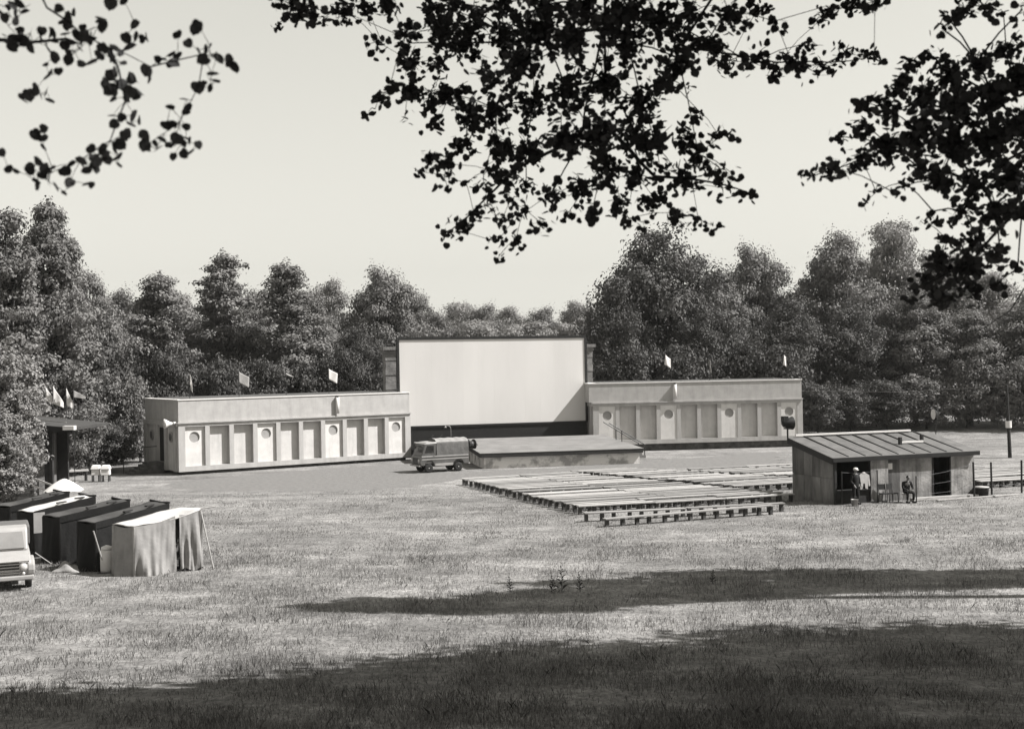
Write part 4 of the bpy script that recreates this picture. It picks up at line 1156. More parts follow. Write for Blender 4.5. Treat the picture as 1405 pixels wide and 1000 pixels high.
# ------------------------------------------------------------------ hut, parasol, seats at left
h0 = gnd(48, 688)
hut = thing('brick_hut', 'brick hut with a canopy roof half hidden by the leafy tree', 'hut', h0, 0)
MB().box(-5.9, -.06, .06, 4.9, -.1, 3.55).build('wall_core', M_mortar, hut)
bw_, bh_ = .50, .15
br_me = MB().box(0.006, bw_-.006, -.03, .06, 0.006, bh_-.006).mesh('brick', M_brick)
br_me2 = MB().box(-.06, .03, 0.006, bw_-.006, 0.006, bh_-.006).mesh('brick', M_brick)
nb = 0
for r_ in range(23):
    for k in range(6):
        x = -(k+1)*bw_ - (bw_/2 if r_ % 2 else 0)
        inst(br_me, 'brick', hut, (x, 0, r_*bh_)); nb += 1
    for k in range(3):
        inst(br_me2, 'brick', hut, (-.03, .06+k*bw_+(bw_/2 if r_ % 2 else 0), r_*bh_)); nb += 1
MB().box(-3.1, -.06, .05, .07, 0, 0.0).v
MB().hexa([(-6.3,-.8,4.75),(2.35,-.8,3.85),(2.35,5.2,3.85),(-6.3,5.2,4.75),(-6.3,-.8,4.90),(2.35,-.8,4.0),(2.35,5.2,4.0),(-6.3,5.2,4.90)]).build('canopy_roof', mat('old dark felt', .06, .04, 1.5), hut)
MB().hexa([(-6.3,-.84,4.60),(2.4,-.84,3.70),(2.4,-.805,3.70),(-6.3,-.805,4.60),(-6.3,-.84,4.92),(2.4,-.84,4.02),(2.4,-.805,4.02),(-6.3,-.805,4.92)]).build('eaves_board', M_black, hut)
MB().bar((-5.0,-.6,5.05),(2.0,-.6,4.30), .05,.05).build('roof_rail', M_metal, hut)
MB().bar((-5.0,-.6,5.25),(2.0,-.6,4.50), .04,.04).build('roof_rail', M_metal, hut)
MB().box(1.9,2.5,-.9,-.5,3.9,4.12).build('end_lamp_box', M_white, hut)
for x in (.55, .75): MB().box(x-.12, x+.12, .3, .55, 0, 4.02).build('canopy_post', M_dark, hut)
MB().box(.0, .6, 3.4, 3.6, 0, 4.0).build('inner_wall', M_dark, hut)
for dz in (0, .42):
    MB().bar((.0,-.4,1.35-dz),(1.5,-.4,.75-dz), .06,.09).build('ramp_rail', M_wood, hut)
# four flags on poles behind the hut
for k, (px_, pt, w_, cl, lab) in enumerate(((62.5, 530, .55, .9, 'narrow white flag, the one closest to the leafy tree behind the hut'), (73, 529, .62, 1.1, 'broad white flag hanging over the hut roof between two narrow ones'),
                                   (91, 531, .42, 1.1, 'slim white flag hanging in a point above the hut canopy'), (101, 535, .72, .45, 'slanting greyish flag at the outer end above the hut canopy'))):
    d_ = 74.0
    b_ = at(px_, 560, d_); tp_ = at(px_, pt, d_)
    flag((b_.x, d_, 0), tp_.z, w_, cl, 0.0, M_flagw if k < 3 else M_flagg, lab, 'flags behind the hut', 'tri', R(30))
# parasol
q = gnd(88, 700); d_ = 54.0
c_ = at(88, 672, d_)
par = thing('parasol', 'open white parasol with scalloped rim standing behind the covered stalls', 'parasol', (c_.x, d_, 0))
r_ = .84
def pf(u, v_):
    a = 2*math.pi*u; k = .5+.5*math.cos(8*a)
    rr = r_*v_; z = c_.z + .50*(1-v_**1.35) - .06*v_*v_*(1-k)
    return (rr*math.cos(a), rr*math.sin(a), z)
o = MB().grid(pf, 48, 10).build('canopy', M_flagw, par, True)
for k in range(8):
    a = math.pi*k/4+.001
    MB().tube([(0,0,c_.z+.46), (r_*.95*math.cos(a), r_*.95*math.sin(a), c_.z-.02)], .010, 5).build('rib', M_iron, par)
MB().tube([(0,0,0),(0,0,c_.z+.55)], .03, 8).build('pole', M_dark, par)
MB().lathe([(.3,0),(.3,.08),(.06,.12)], 16).build('foot', M_plinth, par)
# bench and white stands by the shrubs
qa, qb = gnd(90, 661), gnd(121, 659)
L_ = (qb-qa).length
t = thing('garden_bench', 'pale backless bench before the shrubs beyond the parasol', 'bench', (qa+qb)/2, math.atan2(qb.y-qa.y, qb.x-qa.x))
MB().box(-L_/2, L_/2, -.2, .2, .62, .72).build('seat', M_wood, t)
for s in (-1, 1): MB().box(s*L_/2*.8-.05, s*L_/2*.8+.05, -.18, .18, 0, .62).build('leg', M_dark, t)
for px_, lab in ((132, 'white covered stand next to the pale bench by the shrubs'), (145.5, 'white covered stand closest to the pavilion steps')):
    q = gnd(px_, 660.5)
    t = thing('covered_stand', lab, 'stand', q, .1, 'white covered stands')
    MB().hexa([(-.26,-.26,.42),(.26,-.26,.42),(.26,.26,.42),(-.26,.26,.42),(-.24,-.24,.78),(.24,-.24,.78),(.24,.24,.78),(-.24,.24,.78)]).build('cover', M_white, t, bevel=.03)
    MB().hexa([(-.30,-.30,.78),(.30,-.30,.78),(.30,.30,.78),(-.30,.30,.78),(-.22,-.22,1.05),(.22,-.22,1.05),(.22,.22,1.05),(-.22,.22,1.05)]).build('lid', M_white, t, bevel=.04)
    for sx in (-1,1):
        for sy in (-1,1): MB().box(sx*.2-.03, sx*.2+.03, sy*.2-.03, sy*.2+.03, 0, .42).build('leg', M_dark, t)

# ------------------------------------------------------------------ background trees
def leaf_quads(P, N, size, rs, asp=.62):
    """diamond leaves at points P with normals N"""
    n = len(P)
    N = N/np.linalg.norm(N, axis=1, keepdims=True)
    A = rs.normal(size=(n,3)); A -= (A*N).sum(1, keepdims=True)*N
    A /= np.linalg.norm(A, axis=1, keepdims=True)
    B = np.cross(N, A)
    s = size*(rs.uniform(.6, 1.35, n))[:,None]
    droop = N*s*.18
    q = np.stack([P-A*s*.5, P-B*s*asp*.5+droop, P+A*s*.5, P+B*s*asp*.5+droop], axis=1)
    return q.reshape(-1,3)

def make_tree(name, H, r, style, seed, nleaf, leaf, m, base=.12, trunk_r=None):
    """returns (trunk mesh, crown mesh); origin at the foot"""
    rs = np.random.default_rng(seed); rd = random.Random(seed)
    tr = trunk_r or H*.016
    clumps = []; mb = MB()
    pts = []; rad = []
    for k in range(9):
        f = k/8; pts.append((.25*math.sin(f*3+seed)*f, .25*math.cos(f*2.3+seed)*f-.25*f, H*.93*f)); rad.append(tr*(1-f)**.8+.02)
    rad[0] *= 1.35
    mb.tube(pts, rad, 8)
    def tp(z):
        f = min(max(z/(H*.93),0),1)*8; i = min(int(f),7); g = f-i
        return Vector(pts[i]).lerp(Vector(pts[i+1]), g)
    if style == 'tier':
        z = H*base
        while z < H*.97:
            f = (z/H-base)/(1-base)
            rr = r*(1-f**1.35)*rd.uniform(.68,1.12)*(.8+.2*math.sin(f*3.1)) + .4
            nb_ = 1
            a0 = rd.uniform(0, 6.28)
            if f > .9: rr *= .8
            for b in range(nb_):
                a = a0 + 6.28*b/nb_ + rd.uniform(-.4,.4); l = rr*rd.uniform(.45,1.25)
                s = tp(z); e = s + Vector((math.cos(a)*l, math.sin(a)*l, l*rd.uniform(-.08,.5)))
                mb.tube([s, s.lerp(e,.5)+Vector((0,0,.15*l)), e], [max(.02,tr*.35*(1-f)), .03, .01], 5)
                for q_ in (.35,.55,.75,.95):
                    if l*q_ < .3: continue
                    c = s.lerp(e,q_) + Vector((rd.gauss(0,.25), rd.gauss(0,.25), .12*l+rd.gauss(0,.12)))
                    clumps.append((c, rd.uniform(.7,1.35)*(.5+.13*l), rd.uniform(.7,1.4)*(.32+.07*l)))
            z += H*rd.uniform(.006,.013)*(1-.3*f)
        clumps.append((tp(H*.93)+Vector((0,0,H*.04)), .4, .5))
    else:
        # uneven crown: three or four leaders, each with boughs that carry flat leafy sprays
        leaders = [(Vector((0,0,H*.10)), Vector((rd.uniform(-.5,.5), rd.uniform(-.5,.5), H*.95)), 1.0)]
        for b in range(4):
            a = 1.57*b + rd.uniform(-.5,.5); o_ = r*rd.uniform(.35,.62)
            leaders.append((Vector((0,0,H*rd.uniform(.10,.22))), Vector((math.cos(a)*o_, math.sin(a)*o_, H*rd.uniform(.66,.92))), rd.uniform(.62,.85)))
        for s0, e0, k_ in leaders:
            m_ = s0.lerp(e0,.5)+Vector(((e0.x-s0.x)*.22, (e0.y-s0.y)*.22, 0))
            mb.tube([s0, m_, e0], [tr*.75, tr*.42, .03], 7)
            def lp(f_, s0=s0, m_=m_, e0=e0): return s0.lerp(m_, f_*2) if f_ < .5 else m_.lerp(e0, f_*2-1)
            nb_ = int(36*k_)
            for q_ in range(nb_):
                f = base + (1.0-base)*(q_+rd.random())/nb_
                s = lp(f); a = q_*2.4 + rd.uniform(-.5,.5)
                env = r*k_*.80*(math.sin(math.pi*min(1, .16+.84*f**.85))**.62)*rd.uniform(.40,1.12) + .3
                e = s + Vector((math.cos(a)*env, math.sin(a)*env, env*rd.uniform(-.15,.8)))
                if e.z < H*base: e.z = H*base + rd.random()
                mb.tube([s, s.lerp(e,.5)+Vector((0,0,.12*env)), e], [max(.02, tr*.22*(1-f)), .03, .01], 5, False)
                for w_ in (.5,.75,1.0):
                    c = s.lerp(e,w_) + Vector((rd.gauss(0,.32), rd.gauss(0,.32), rd.gauss(.1,.18)))
                    sz = r*rd.uniform(.10,.21)
                    clumps.append((c, sz*1.3, sz*rd.uniform(.62,.95)))
    C = np.array([c[0] for c in clumps]); RR = np.array([[c[1], c[1], c[2]] for c in clumps])
    w = RR[:,0]**2; w /= w.sum()
    idx = rs.choice(len(C), nleaf, p=w)
    D = rs.normal(size=(nleaf,3)); D /= np.linalg.norm(D, axis=1, keepdims=True)
    rad_ = np.abs(rs.normal(.74, .27, nleaf))[:,None]
    P = C[idx] + D*RR[idx]*rad_
    Nn = D*.9 + rs.normal(size=(nleaf,3))*.30 + np.array([0,0,.40])
    q = leaf_quads(P, Nn, leaf, rs)
    q[:,2] = np.maximum(q[:,2], .05)
    return mb.mesh(name+'_trunk', M_bark, True, False), np_mesh(name+'_crown', q, 4, m)

protos = {}
def proto(key, *a, **k):
    protos[key] = make_tree(key, *a, **k)
proto('tierA', 18, 4.6, 'tier', 11, 44000, .27, M_leafA, base=.10)
proto('tierB', 18, 3.6, 'tier', 12, 36000, .27, M_leafA, base=.12)
proto('roundA', 16, 5.6, 'round', 13, 50000, .29, M_leafA)
proto('roundB', 16, 6.6, 'round', 14, 54000, .30, M_leafB, base=.04)
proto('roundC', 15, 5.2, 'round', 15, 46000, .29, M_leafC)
proto('bushA', 5, 3.0, 'round', 16, 20000, .22, M_leafA, base=.02, trunk_r=.08)
proto('bushB', 5, 3.2, 'round', 17, 20000, .22, M_leafB, base=.02, trunk_r=.08)
proto('tallA', 17, 3.2, 'round', 18, 40000, .27, M_leafA, base=.05)
proto('bushT', 8, 2.3, 'round', 19, 26000, .19, M_leafC, base=.02, trunk_r=.09)
PH = {'tallA':17,'bushT':8,'tierA':18,'tierB':18,'roundA':16,'roundB':16,'roundC':15,'bushA':5,'bushB':5}
PR = {'tallA':3.2,'bushT':2.3,'tierA':4.6,'tierB':3.6,'roundA':5.6,'roundB':6.6,'roundC':5.2,'bushA':3.0,'bushB':3.2}
def tree(key, px_, ptop, wpx, d, label, group=None, cat=None):
    """wpx: crown width in photo pixels"""
    p = at(px_, 500, d); top = at(px_, ptop, d)
    z0 = gz(p.x, d)
    h = top.z - z0
    w = wpx/F*d/2
    nm = 'bush' if key.startswith('bush') else 'tree'
    cat = cat or nm
    t = thing(nm if nm == 'bush' else ('layered_tree' if key.startswith('tier') else 'broadleaf_tree'), label, cat, (p.x, d, z0), random.uniform(0, 6.28), group)
    s = h/(PH[key]*1.0); sr = w/PR[key]
    t.scale = (sr, sr, s)
    inst(protos[key][0], 'trunk', t); inst(protos[key][1], 'crown', t)
    return t
TL = 'trees behind the sunlit pavilion'; TR = 'trees behind the grey pavilion'; TF = 'far trees beyond the screen'
tree('tierA', 72, 265, 165, 86, 'tall layered tree towering over the hut and its flags', TL)
tree('tallA', 12, 282, 125, 82, 'tall pale tree beside the towering layered one, over the hut', TL)
tree('roundA', 120, 372, 120, 100, 'bushy tree between the towering layered tree and the pavilion end', TL)
tree('tierA', 218, 368, 150, 106, 'broad layered tree rising behind the pavilion doorway end', TL)
tree('tierB', 305, 341, 125, 112, 'slim open layered tree with a spiky top behind the sunlit pavilion', TL)
tree('tierB', 397, 354, 125, 110, 'dense conical layered tree behind the middle of the sunlit pavilion', TL)
tree('roundA', 350, 425, 110, 118, 'low bushy tree filling the gap between the two conical layered trees', TL)
tree('roundA', 262, 425, 100, 116, 'low bushy tree between the broad and the slim layered trees', TL)
tree('roundC', 465, 382, 90, 128, 'small pale round tree beside the dense conical one', TL)
tree('roundA', 527, 367, 120, 126, 'round twin-topped tree left of the stone pylon', TL)
tree('roundB', 490, 445, 100, 108, 'dark rounded tree right behind the rain spout pavilion roof', TL)
tree('roundA', 440, 440, 90, 112, 'bushy tree behind the white flag over the rain spout', TL)
tree('roundA', 168, 398, 110, 112, 'bushy tree between the hut trees and the broad layered tree', TL)
tree('roundC', 258, 402, 100, 124, 'pale tree showing between the broad and the slim layered trees', TL)
tree('roundA', 352, 398, 105, 126, 'bushy tree showing between the slim and the dense layered trees', TL)
tree('roundA', 432, 405, 95, 122, 'bushy tree between the dense conical tree and the small pale one', TL)
tree('roundB', 330, 440, 120, 113, 'dark tree low behind the half open greyish flag', TL)
tree('roundA', 985, 372, 110, 122, 'bushy tree between the great dark tree and the mid grey one', TR)
tree('roundA', 1100, 392, 110, 124, 'bushy tree left of the tall tree with bare limbs', TR)
for k, (x, y, w, d, ky, lb) in enumerate((
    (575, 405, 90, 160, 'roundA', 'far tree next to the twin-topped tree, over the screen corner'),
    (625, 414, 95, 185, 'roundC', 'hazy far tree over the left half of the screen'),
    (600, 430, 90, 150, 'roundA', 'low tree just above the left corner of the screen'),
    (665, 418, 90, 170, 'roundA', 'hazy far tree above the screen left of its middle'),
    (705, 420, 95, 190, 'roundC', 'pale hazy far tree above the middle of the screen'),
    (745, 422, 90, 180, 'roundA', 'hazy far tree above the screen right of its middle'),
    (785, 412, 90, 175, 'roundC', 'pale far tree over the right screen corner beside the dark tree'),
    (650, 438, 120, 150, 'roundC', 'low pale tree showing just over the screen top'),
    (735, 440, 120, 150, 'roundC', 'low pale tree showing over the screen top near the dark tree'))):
    tree(ky, x, y, w, d, lb, TF)
tree('roundB', 905, 312, 200, 116, 'great dark broad tree between the screen and the white flag', TR)
tree('roundB', 845, 382, 100, 112, 'smaller dark tree leaning against the great dark tree by the screen', TR)
tree('roundB', 960, 400, 120, 113, 'dark lower tree right of the great dark tree', TR)
tree('roundA', 1035, 336, 120, 126, 'mid grey tree in the gap between the dark tree and the pale pair', TR)
tree('roundB', 1080, 408, 130, 116, 'dark tree behind the outer end of the grey pavilion', TR)
tree('roundA', 1155, 318, 135, 124, 'tall open tree with bare limbs showing behind the shed', TR)
tree('roundC', 1222, 302, 130, 134, 'palest tall tree next to the one with bare limbs', TR)
tree('roundB', 1170, 420, 140, 116, 'dark low tree behind the shed, left of the pale shrubbery', TR)
tree('roundA', 1255, 400, 130, 116, 'bushy tree behind the floodlight on the shed', TR)
tree('roundC', 1300, 345, 140, 132, 'pale tree behind the blurred overhanging boughs', TR)
tree('roundC', 1370, 372, 140, 128, 'pale tree beyond the banded pole', TR)
tree('roundA', 1330, 425, 130, 114, 'bushy tree on the slope left of the banded pole', TR)
tree('roundA', 1420, 400, 140, 114, 'bushy tree at the field edge right of the banded pole', TR)
UB = 'undergrowth bushes behind the pavilions'
for (x, y, w, d, ky, lb) in ((1120, 530, 80, 108, 'bushB', 'dark bush at the outer corner of the grey pavilion'), (1165, 535, 80, 110, 'bushB', 'dark bush behind the left half of the shed roof'),
    (1215, 525, 90, 111, 'bushB', 'dark bush behind the middle of the shed roof'), (1270, 520, 90, 112, 'bushA', 'bush behind the post floodlight of the shed'), (1325, 505, 90, 112, 'bushA', 'pale bush on the grassy slope right of the shed roof'),
    (1380, 500, 90, 111, 'bushA', 'bush behind the banded pole'), (1425, 495, 90, 110, 'bushA', 'bush on the slope past the banded pole'),
    (1000, 470, 110, 112, 'bushB', 'dark bush behind the limp grey flag'), (930, 480, 110, 110, 'bushB', 'dark bush behind the white flag over the grey pavilion spout'), (860, 480, 100, 109, 'bushB', 'dark bush between screen frame and grey pavilion'),
    (1070, 480, 110, 111, 'bushB', 'dark bush behind the outermost flag of the grey pavilion'),
    (230, 490, 90, 100, 'bushB', 'dark bush rising behind the narrow white flag'), (300, 500, 90, 103, 'bushB', 'dark bush behind the half open greyish flag'), (360, 500, 90, 105, 'bushB', 'dark bush behind the furled flag'), (430, 500, 90, 107, 'bushB', 'dark bush behind the bright flag and pavilion roof'),
    (515, 500, 60, 108, 'bushA', 'bush beside the weathered stone pylon'),
    (165, 520, 90, 92, 'bushA', 'leafy bush overhanging the pavilion doorway end'), (108, 560, 80, 83.5, 'bushA', 'leafy bush behind the pale bench'), (68, 575, 80, 82.5, 'bushA', 'leafy bush under the hut canopy'), (146, 585, 90, 86, 'bushB', 'dark bush behind the white covered stands'),
    (190, 560, 60, 94, 'bushB', 'dark bush against the shaded end of the pavilion'), (130, 470, 120, 98, 'bushB', 'tall dark bush below the bushy tree near the pavilion'), (40, 470, 120, 92, 'bushB', 'tall dark bush behind the hut flags')):
    tree(ky, x, y, w, d, lb, UB)
tree('bushT', 4, 476, 120, 63, 'large leafy shrub hiding the front of the brick hut', UB)
tree('bushT', -4, 560, 95, 61, 'leafy shrub at the foot of the brick hut wall', UB)
# wood far behind everything (reads as one mass)
rs = np.random.default_rng(5)
allq = []
for k in range(90):
    a = -75 + 170*k/89 + rs.uniform(-1,1); y0 = 215 + rs.uniform(0, 50)
    x0 = a*2.0; H = rs.uniform(12, 16)
    n = 900
    D = rs.normal(size=(n,3)); D /= np.linalg.norm(D, axis=1, keepdims=True)
    P = np.array([x0, y0, H*.55]) + D*np.array([5.5,5.5,H*.5])*rs.uniform(.6,1.05,(n,1))
    P = P[P[:,2] > .3]
    allq.append(leaf_quads(P, D[:len(P)]+rs.normal(size=(len(P),3))*.5, .95, rs))
o = bpy.data.objects.new('far_wood', np_mesh('far_wood', np.concatenate(allq), 4, M_leafA)); col.objects.link(o)
tag(o, 'far wood closing the view behind all trees', 'wood', kind='stuff')

# ------------------------------------------------------------------ overhanging trees near the camera
def in_view(P, mx=.45, mz=.335):
    """mask of points that lie in the camera's view (with a margin)"""
    y = P[:,1]
    return (y > .3) & (np.abs(P[:,0]) < mx*y + .25) & (P[:,2]-CAM_H < mz*y + .2) & (P[:,2]-CAM_H > -.5*y)
def leaf_shape(s=1.0):
    """heart shaped lime leaf, flat in xy, stalk toward -x; slight fold"""
    o = [(-.40,0),(-.45,.22),(-.32,.42),(0,.50),(.32,.34),(.56,0)]
    pts = [(x, y, .10*abs(y)) for x, y in o] + [(x, -y, .10*abs(y)) for x, y in o[-2:0:-1]]
    return np.array(pts)*s
LEAF = leaf_shape()
def leaves_mesh(P, size, rs, up=.5):
    n = len(P)
    N = rs.normal(size=(n,3))*.75 + np.array([0,-.15,up]); N /= np.linalg.norm(N, axis=1, keepdims=True)
    A = rs.normal(size=(n,3)) + np.array([0,0,-.9]); A -= (A*N).sum(1, keepdims=True)*N; A /= np.linalg.norm(A, axis=1, keepdims=True)
    B = np.cross(N, A)
    s = (size*rs.uniform(.65,1.25,n))[:,None,None]
    V_ = P[:,None,:] + s*(A[:,None,:]*LEAF[None,:,0:1] + B[:,None,:]*LEAF[None,:,1:2] + N[:,None,:]*LEAF[None,:,2:3])
    return V_.reshape(-1,3), A, B, N
lm = bpy.data.meshes.new('leaf'); lm.from_pydata([tuple(p) for p in LEAF], [], [tuple(range(len(LEAF)))]); lm.materials.append(M_leafN); lm.update()

def canopy(center, radii, n, size, seed, keep=None):
    rs = np.random.default_rng(seed)
    nc = 46
    C = rs.normal(size=(nc,3)); C /= np.linalg.norm(C, axis=1, keepdims=True)
    C = C*rs.uniform(.35,1.0,(nc,1))
    idx = rs.integers(0, nc, n)
    P = C[idx] + rs.normal(size=(n,3))*np.array([.12,.17,.12])
    P = np.array(center) + P*np.array(radii)
    m_ = ~in_view(P)
    P = P[m_]
    N = rs.normal(size=P.shape)*.7 + np.array([0,0,.8])
    return leaf_quads(P, N, size, rs, .8)

def near_tree(name, label, foot, fork, center, radii, nleaf, lsize, seed, boughs=(), leaf_px=None):
    z0 = gz(foot[0], foot[1])
    t = thing(name, label, 'tree', (foot[0], foot[1], z0), 0, 'trees standing over the camera')
    O = Vector((foot[0], foot[1], z0))
    mb = MB()
    f = Vector((foot[0], foot[1], fork))
    mb.tube([O-Vector((0,0,.3)), O+Vector((0,0,.6)), O.lerp(f,.5)+Vector((.1,.1,0)), f], [.5,.36,.30,.25], 12)
    rd = random.Random(seed)
    c = Vector(center)
    for k in range(9):
        a = k*2.4; e = c + Vector((math.cos(a)*radii[0]*.7, math.sin(a)*radii[1]*.7, radii[2]*rd.uniform(-.3,.7)))
        pts = [f, f.lerp(e,.5)+Vector((0,0,.8)), e]
        if not any(in_view(np.array([list(f.lerp(e,q_)+Vector((0,0,.4)))]))[0] for q_ in (.3,.5,.7,.9,1)):
            mb.tube(pts, [.16,.09,.03], 7)
    for pts, r0, r1 in boughs:
        fine = []
        for i in range(len(pts)-1):
            L_ = (pts[i+1]-pts[i]).length; k_ = max(2, int(L_/.14))
            for q_ in range(k_):
                p_ = pts[i].lerp(pts[i+1], q_/k_)
                fine.append(p_ + .06*min(1, L_)*Vector((mnoise.noise(p_*2.3), mnoise.noise(p_*2.3+Vector((9,0,0))), mnoise.noise(p_*2.3+Vector((0,9,0))))))
        fine.append(pts[-1]); n = len(fine)
        mb.tube(fine, [r0+(r1-r0)*i/(n-1) for i in range(n)], 6)
    mb.v = [tuple(Vector(p)-O) for p in mb.v]
    mb.build('trunk', M_bark2, t, True, fix=False)
    q = canopy(center, radii, nleaf, lsize, seed)
    q = q - np.array(O)
    me = np_mesh('crown', q, 4, M_leafN)
    o = inst(me, 'crown', t)
    return t, O

def bough_leaves(t, O, blobs, d0, dspread, leaf_m, dens, seed, nobj=280, twig_root=None):
    """blobs: (px, py, radius in px, density factor); leaves hang in small sprays around twigs"""
    rs = np.random.default_rng(seed); rd = random.Random(seed)
    P = []; tw = MB(); cents = []
    for b in blobs:
        x, y, r_ = b[:3]; k = b[3] if len(b) > 3 else 1.0
        d = d0 + rd.uniform(-dspread, dspread)
        c = at(x, y, d); R_ = r_/F*d
        cents.append((c, R_))
        n = int(dens*k*(r_**2)/100.0) + 2
        ns = max(1, n//6)
        for s in range(ns):
            v_ = Vector((rd.gauss(0,.60), rd.gauss(0,.9), rd.gauss(0,.60)))*R_
            e = c+v_
            tw.tube([c, c+v_*.5+Vector((0,0,.02)), e], [.005,.004,.002], 4, False)
            for q_ in range(6):
                f_ = rd.uniform(.35,1.12)
                P.append(c+v_*f_+Vector((rd.gauss(0,.035), rd.gauss(0,.035), rd.gauss(0,.03)-.02)))
    # twigs join each blob to its nearest blob closer to the root
    root = twig_root
    order = sorted(range(len(cents)), key=lambda i: (cents[i][0]-root).length)
    done = [(root, .014)]
    for i in order:
        c = cents[i][0]
        j = min(done, key=lambda q_: (q_[0]-c).length + .25*(q_[0]-root).length)
        m_ = (j[0]+c)/2 + Vector((0,0,.05*(j[0]-c).length))
        tw.tube([j[0], m_, c], [j[1], j[1]*.8, max(.003, j[1]*.75)], 5, False)
        done.append((c, max(.003, j[1]*.75)))
    tw.v = [tuple(Vector(p)-O) for p in tw.v]
    tw.build('twigs', M_bark2, t, True, fix=False)['kind'] = 'stuff'
    P = np.array(P)
    V_, A, B, N = leaves_mesh(P, leaf_m, rs)
    sizes = np.linalg.norm(V_.reshape(len(P), -1, 3)[:,0]-V_.reshape(len(P), -1, 3)[:,5], axis=1)
    # the leaves closest to the camera are objects of their own, the rest one mass
    order = np.argsort(P[:,1])
    ind = set(order[:nobj].tolist())
    nv = len(LEAF)
    W = V_.reshape(len(P), nv, 3)
    rest = np.array([i for i in range(len(P)) if i not in ind])
    if len(rest):
        o = inst(np_mesh('foliage', (W[rest]-np.array(O)).reshape(-1,3), nv, M_leafN), 'foliage', t); o['kind'] = 'stuff'
    for i in ind:
        s = sizes[i]
        M_ = Matrix((A[i], B[i], N[i])).transposed().to_4x4()
        o = bpy.data.objects.new('leaf', lm); col.objects.link(o); o.parent = t
        o.matrix_local = Matrix.Translation(Vector(P[i])-O) @ M_ @ Matrix.Scale(float(s), 4)

center_blobs = [(400,8,16),(428,12,16),(470,14,18),(500,6,14),(535,6,18),(378,35,6,.6),(412,22,8,.6),(445,25,10,.6),
 (525,62,12),(555,52,18),(562,88,22),(600,40,22),(610,85,18,.7),(640,58,28),(650,25,25),(690,45,32),(740,40,32),(790,48,32),(720,88,32),(670,108,20,.7),
 (536,116,14,.6),(522,132,12),(560,125,18),(590,130,18),(515,150,6,.5),(556,160,8,.5),(620,130,22),(642,160,22),(680,150,28),(602,165,12),(732,140,28),(780,128,32),(830,110,32),(860,60,32),(840,26,30),(900,28,28),(950,18,24),
 (590,210,12),(570,235,6),(612,225,16),(640,200,18),(664,236,12),(610,248,6),(682,195,24),(722,205,26),(770,190,28),(820,180,30),(692,240,16),(722,252,18,.7),(640,252,7),(650,292,14),(612,318,8),(632,304,12),(668,282,12),(700,276,12,.7),(690,300,12,.7),(718,292,12,.7),(682,332,8),(686,350,5),(708,328,10),(742,306,10),
 (760,268,18,.8),(800,252,20),(830,226,26),(870,180,28),(880,140,28),(910,108,22),(930,80,24),(970,58,24),(1000,84,16),(1030,88,16),(1060,96,12),(1085,84,15),(1108,60,10),(1128,90,14),(1160,76,13),(1185,80,11),(1199,84,6),(1130,24,16),(1170,10,16),(1200,4,10),(1000,18,22),(1040,14,15),(1062,30,10),
 (900,200,26),(940,190,18),(958,152,10),(985,185,11),(1004,180,6),(958,212,16),(988,232,11),(1004,238,5),(930,240,20),(870,242,22),(850,280,18,.8),(812,290,15,.8),(780,292,11,.7),(900,276,18),(950,256,15,.8),(990,258,11,.8),(1018,262,7),(1030,265,4),(930,292,11),(958,302,10),(978,310,5),(880,305,6,.7),(862,300,6,.7),
 (745,8,25),(690,5,25),(800,5,25),(870,5,22),(930,50,18),(590,10,22),(620,3,20)]
right_blobs = [(1114,240,6),(1142,230,11),(1180,217,15),(1220,202,20),(1155,188,8),(1185,172,13),(1178,142,8),(1212,148,17),(1236,112,15),(1250,86,10),(1270,70,7),(1266,130,20),(1300,102,20),(1340,85,18),(1380,70,18),
 (1262,182,26),(1310,150,28),(1360,130,28),(1396,110,24),(1310,200,28),(1360,190,30),(1402,170,28),(1262,232,14,.8),(1240,250,6),(1202,264,5),(1190,276,4),(1292,246,18),(1340,250,22),(1392,240,26),(1222,262,5),(1280,290,8),(1322,290,15,.8),(1366,290,20),(1402,290,18),(1270,304,5),(1300,330,11),(1340,330,16),
 (1290,362,18),(1270,384,13),(1330,362,22),(1372,346,15,.8),(1256,398,8),(1290,402,16),(1328,396,14),(1368,388,10,.8),(1396,370,10,.7),(1300,25,7),(1322,14,10),(1350,8,10),(1376,18,6,.8),(1402,14,7,.8),(1292,40,6)]
left_pts = [(30,40),(60,30),(95,25),(30,90),(40,130),(85,100),(100,150),(125,60),(80,60),(150,165),(200,180),(60,235),(100,190),(150,230),(85,180),(230,230),(320,225),(290,45),(325,95),(330,130),(320,165),(270,205),(260,165),(400,180),(445,150),(450,200),(385,180),(400,235),(275,285),(335,297),(400,315),(455,310),(490,275),(520,245),(545,285),(570,235),(600,260),(620,190),(640,235),(670,180),(665,122),(720,187),(500,100),(505,130),(545,20),(240,370),(285,352),(225,452),(175,440),(145,465),(110,490),(545,370),(570,400),(520,415),(645,385),(685,450),(560,450),(620,480),(640,450),(720,350),(775,295),(835,265),(855,310),(550,570),(560,610),(655,570),(645,610),(615,660),(590,710),(580,770),(515,750),(460,775),(475,790),(400,785),(320,835),(430,835),(430,905),(345,895),(275,915),(240,870),(185,910),(210,860),(185,790),(150,830),(215,635),(175,660),(215,720),(45,830),(10,750),(960,140),(875,168),(925,212),(975,250),(1030,270),(1000,295),(1070,290),(1125,297),(1150,325),(1040,365),(970,430),(1035,435),(915,487),(915,545),(840,530),(820,620),(880,615),(795,685),(830,710),(865,680),(770,730),(710,720),(710,675),(935,690),(975,715),(910,760),(852,770),(505,730),(220,830),(390,240),(735,390),(430,170),(560,430),(600,420),(655,460),(500,235),(345,110),(60,200),(120,215),(430,180)]

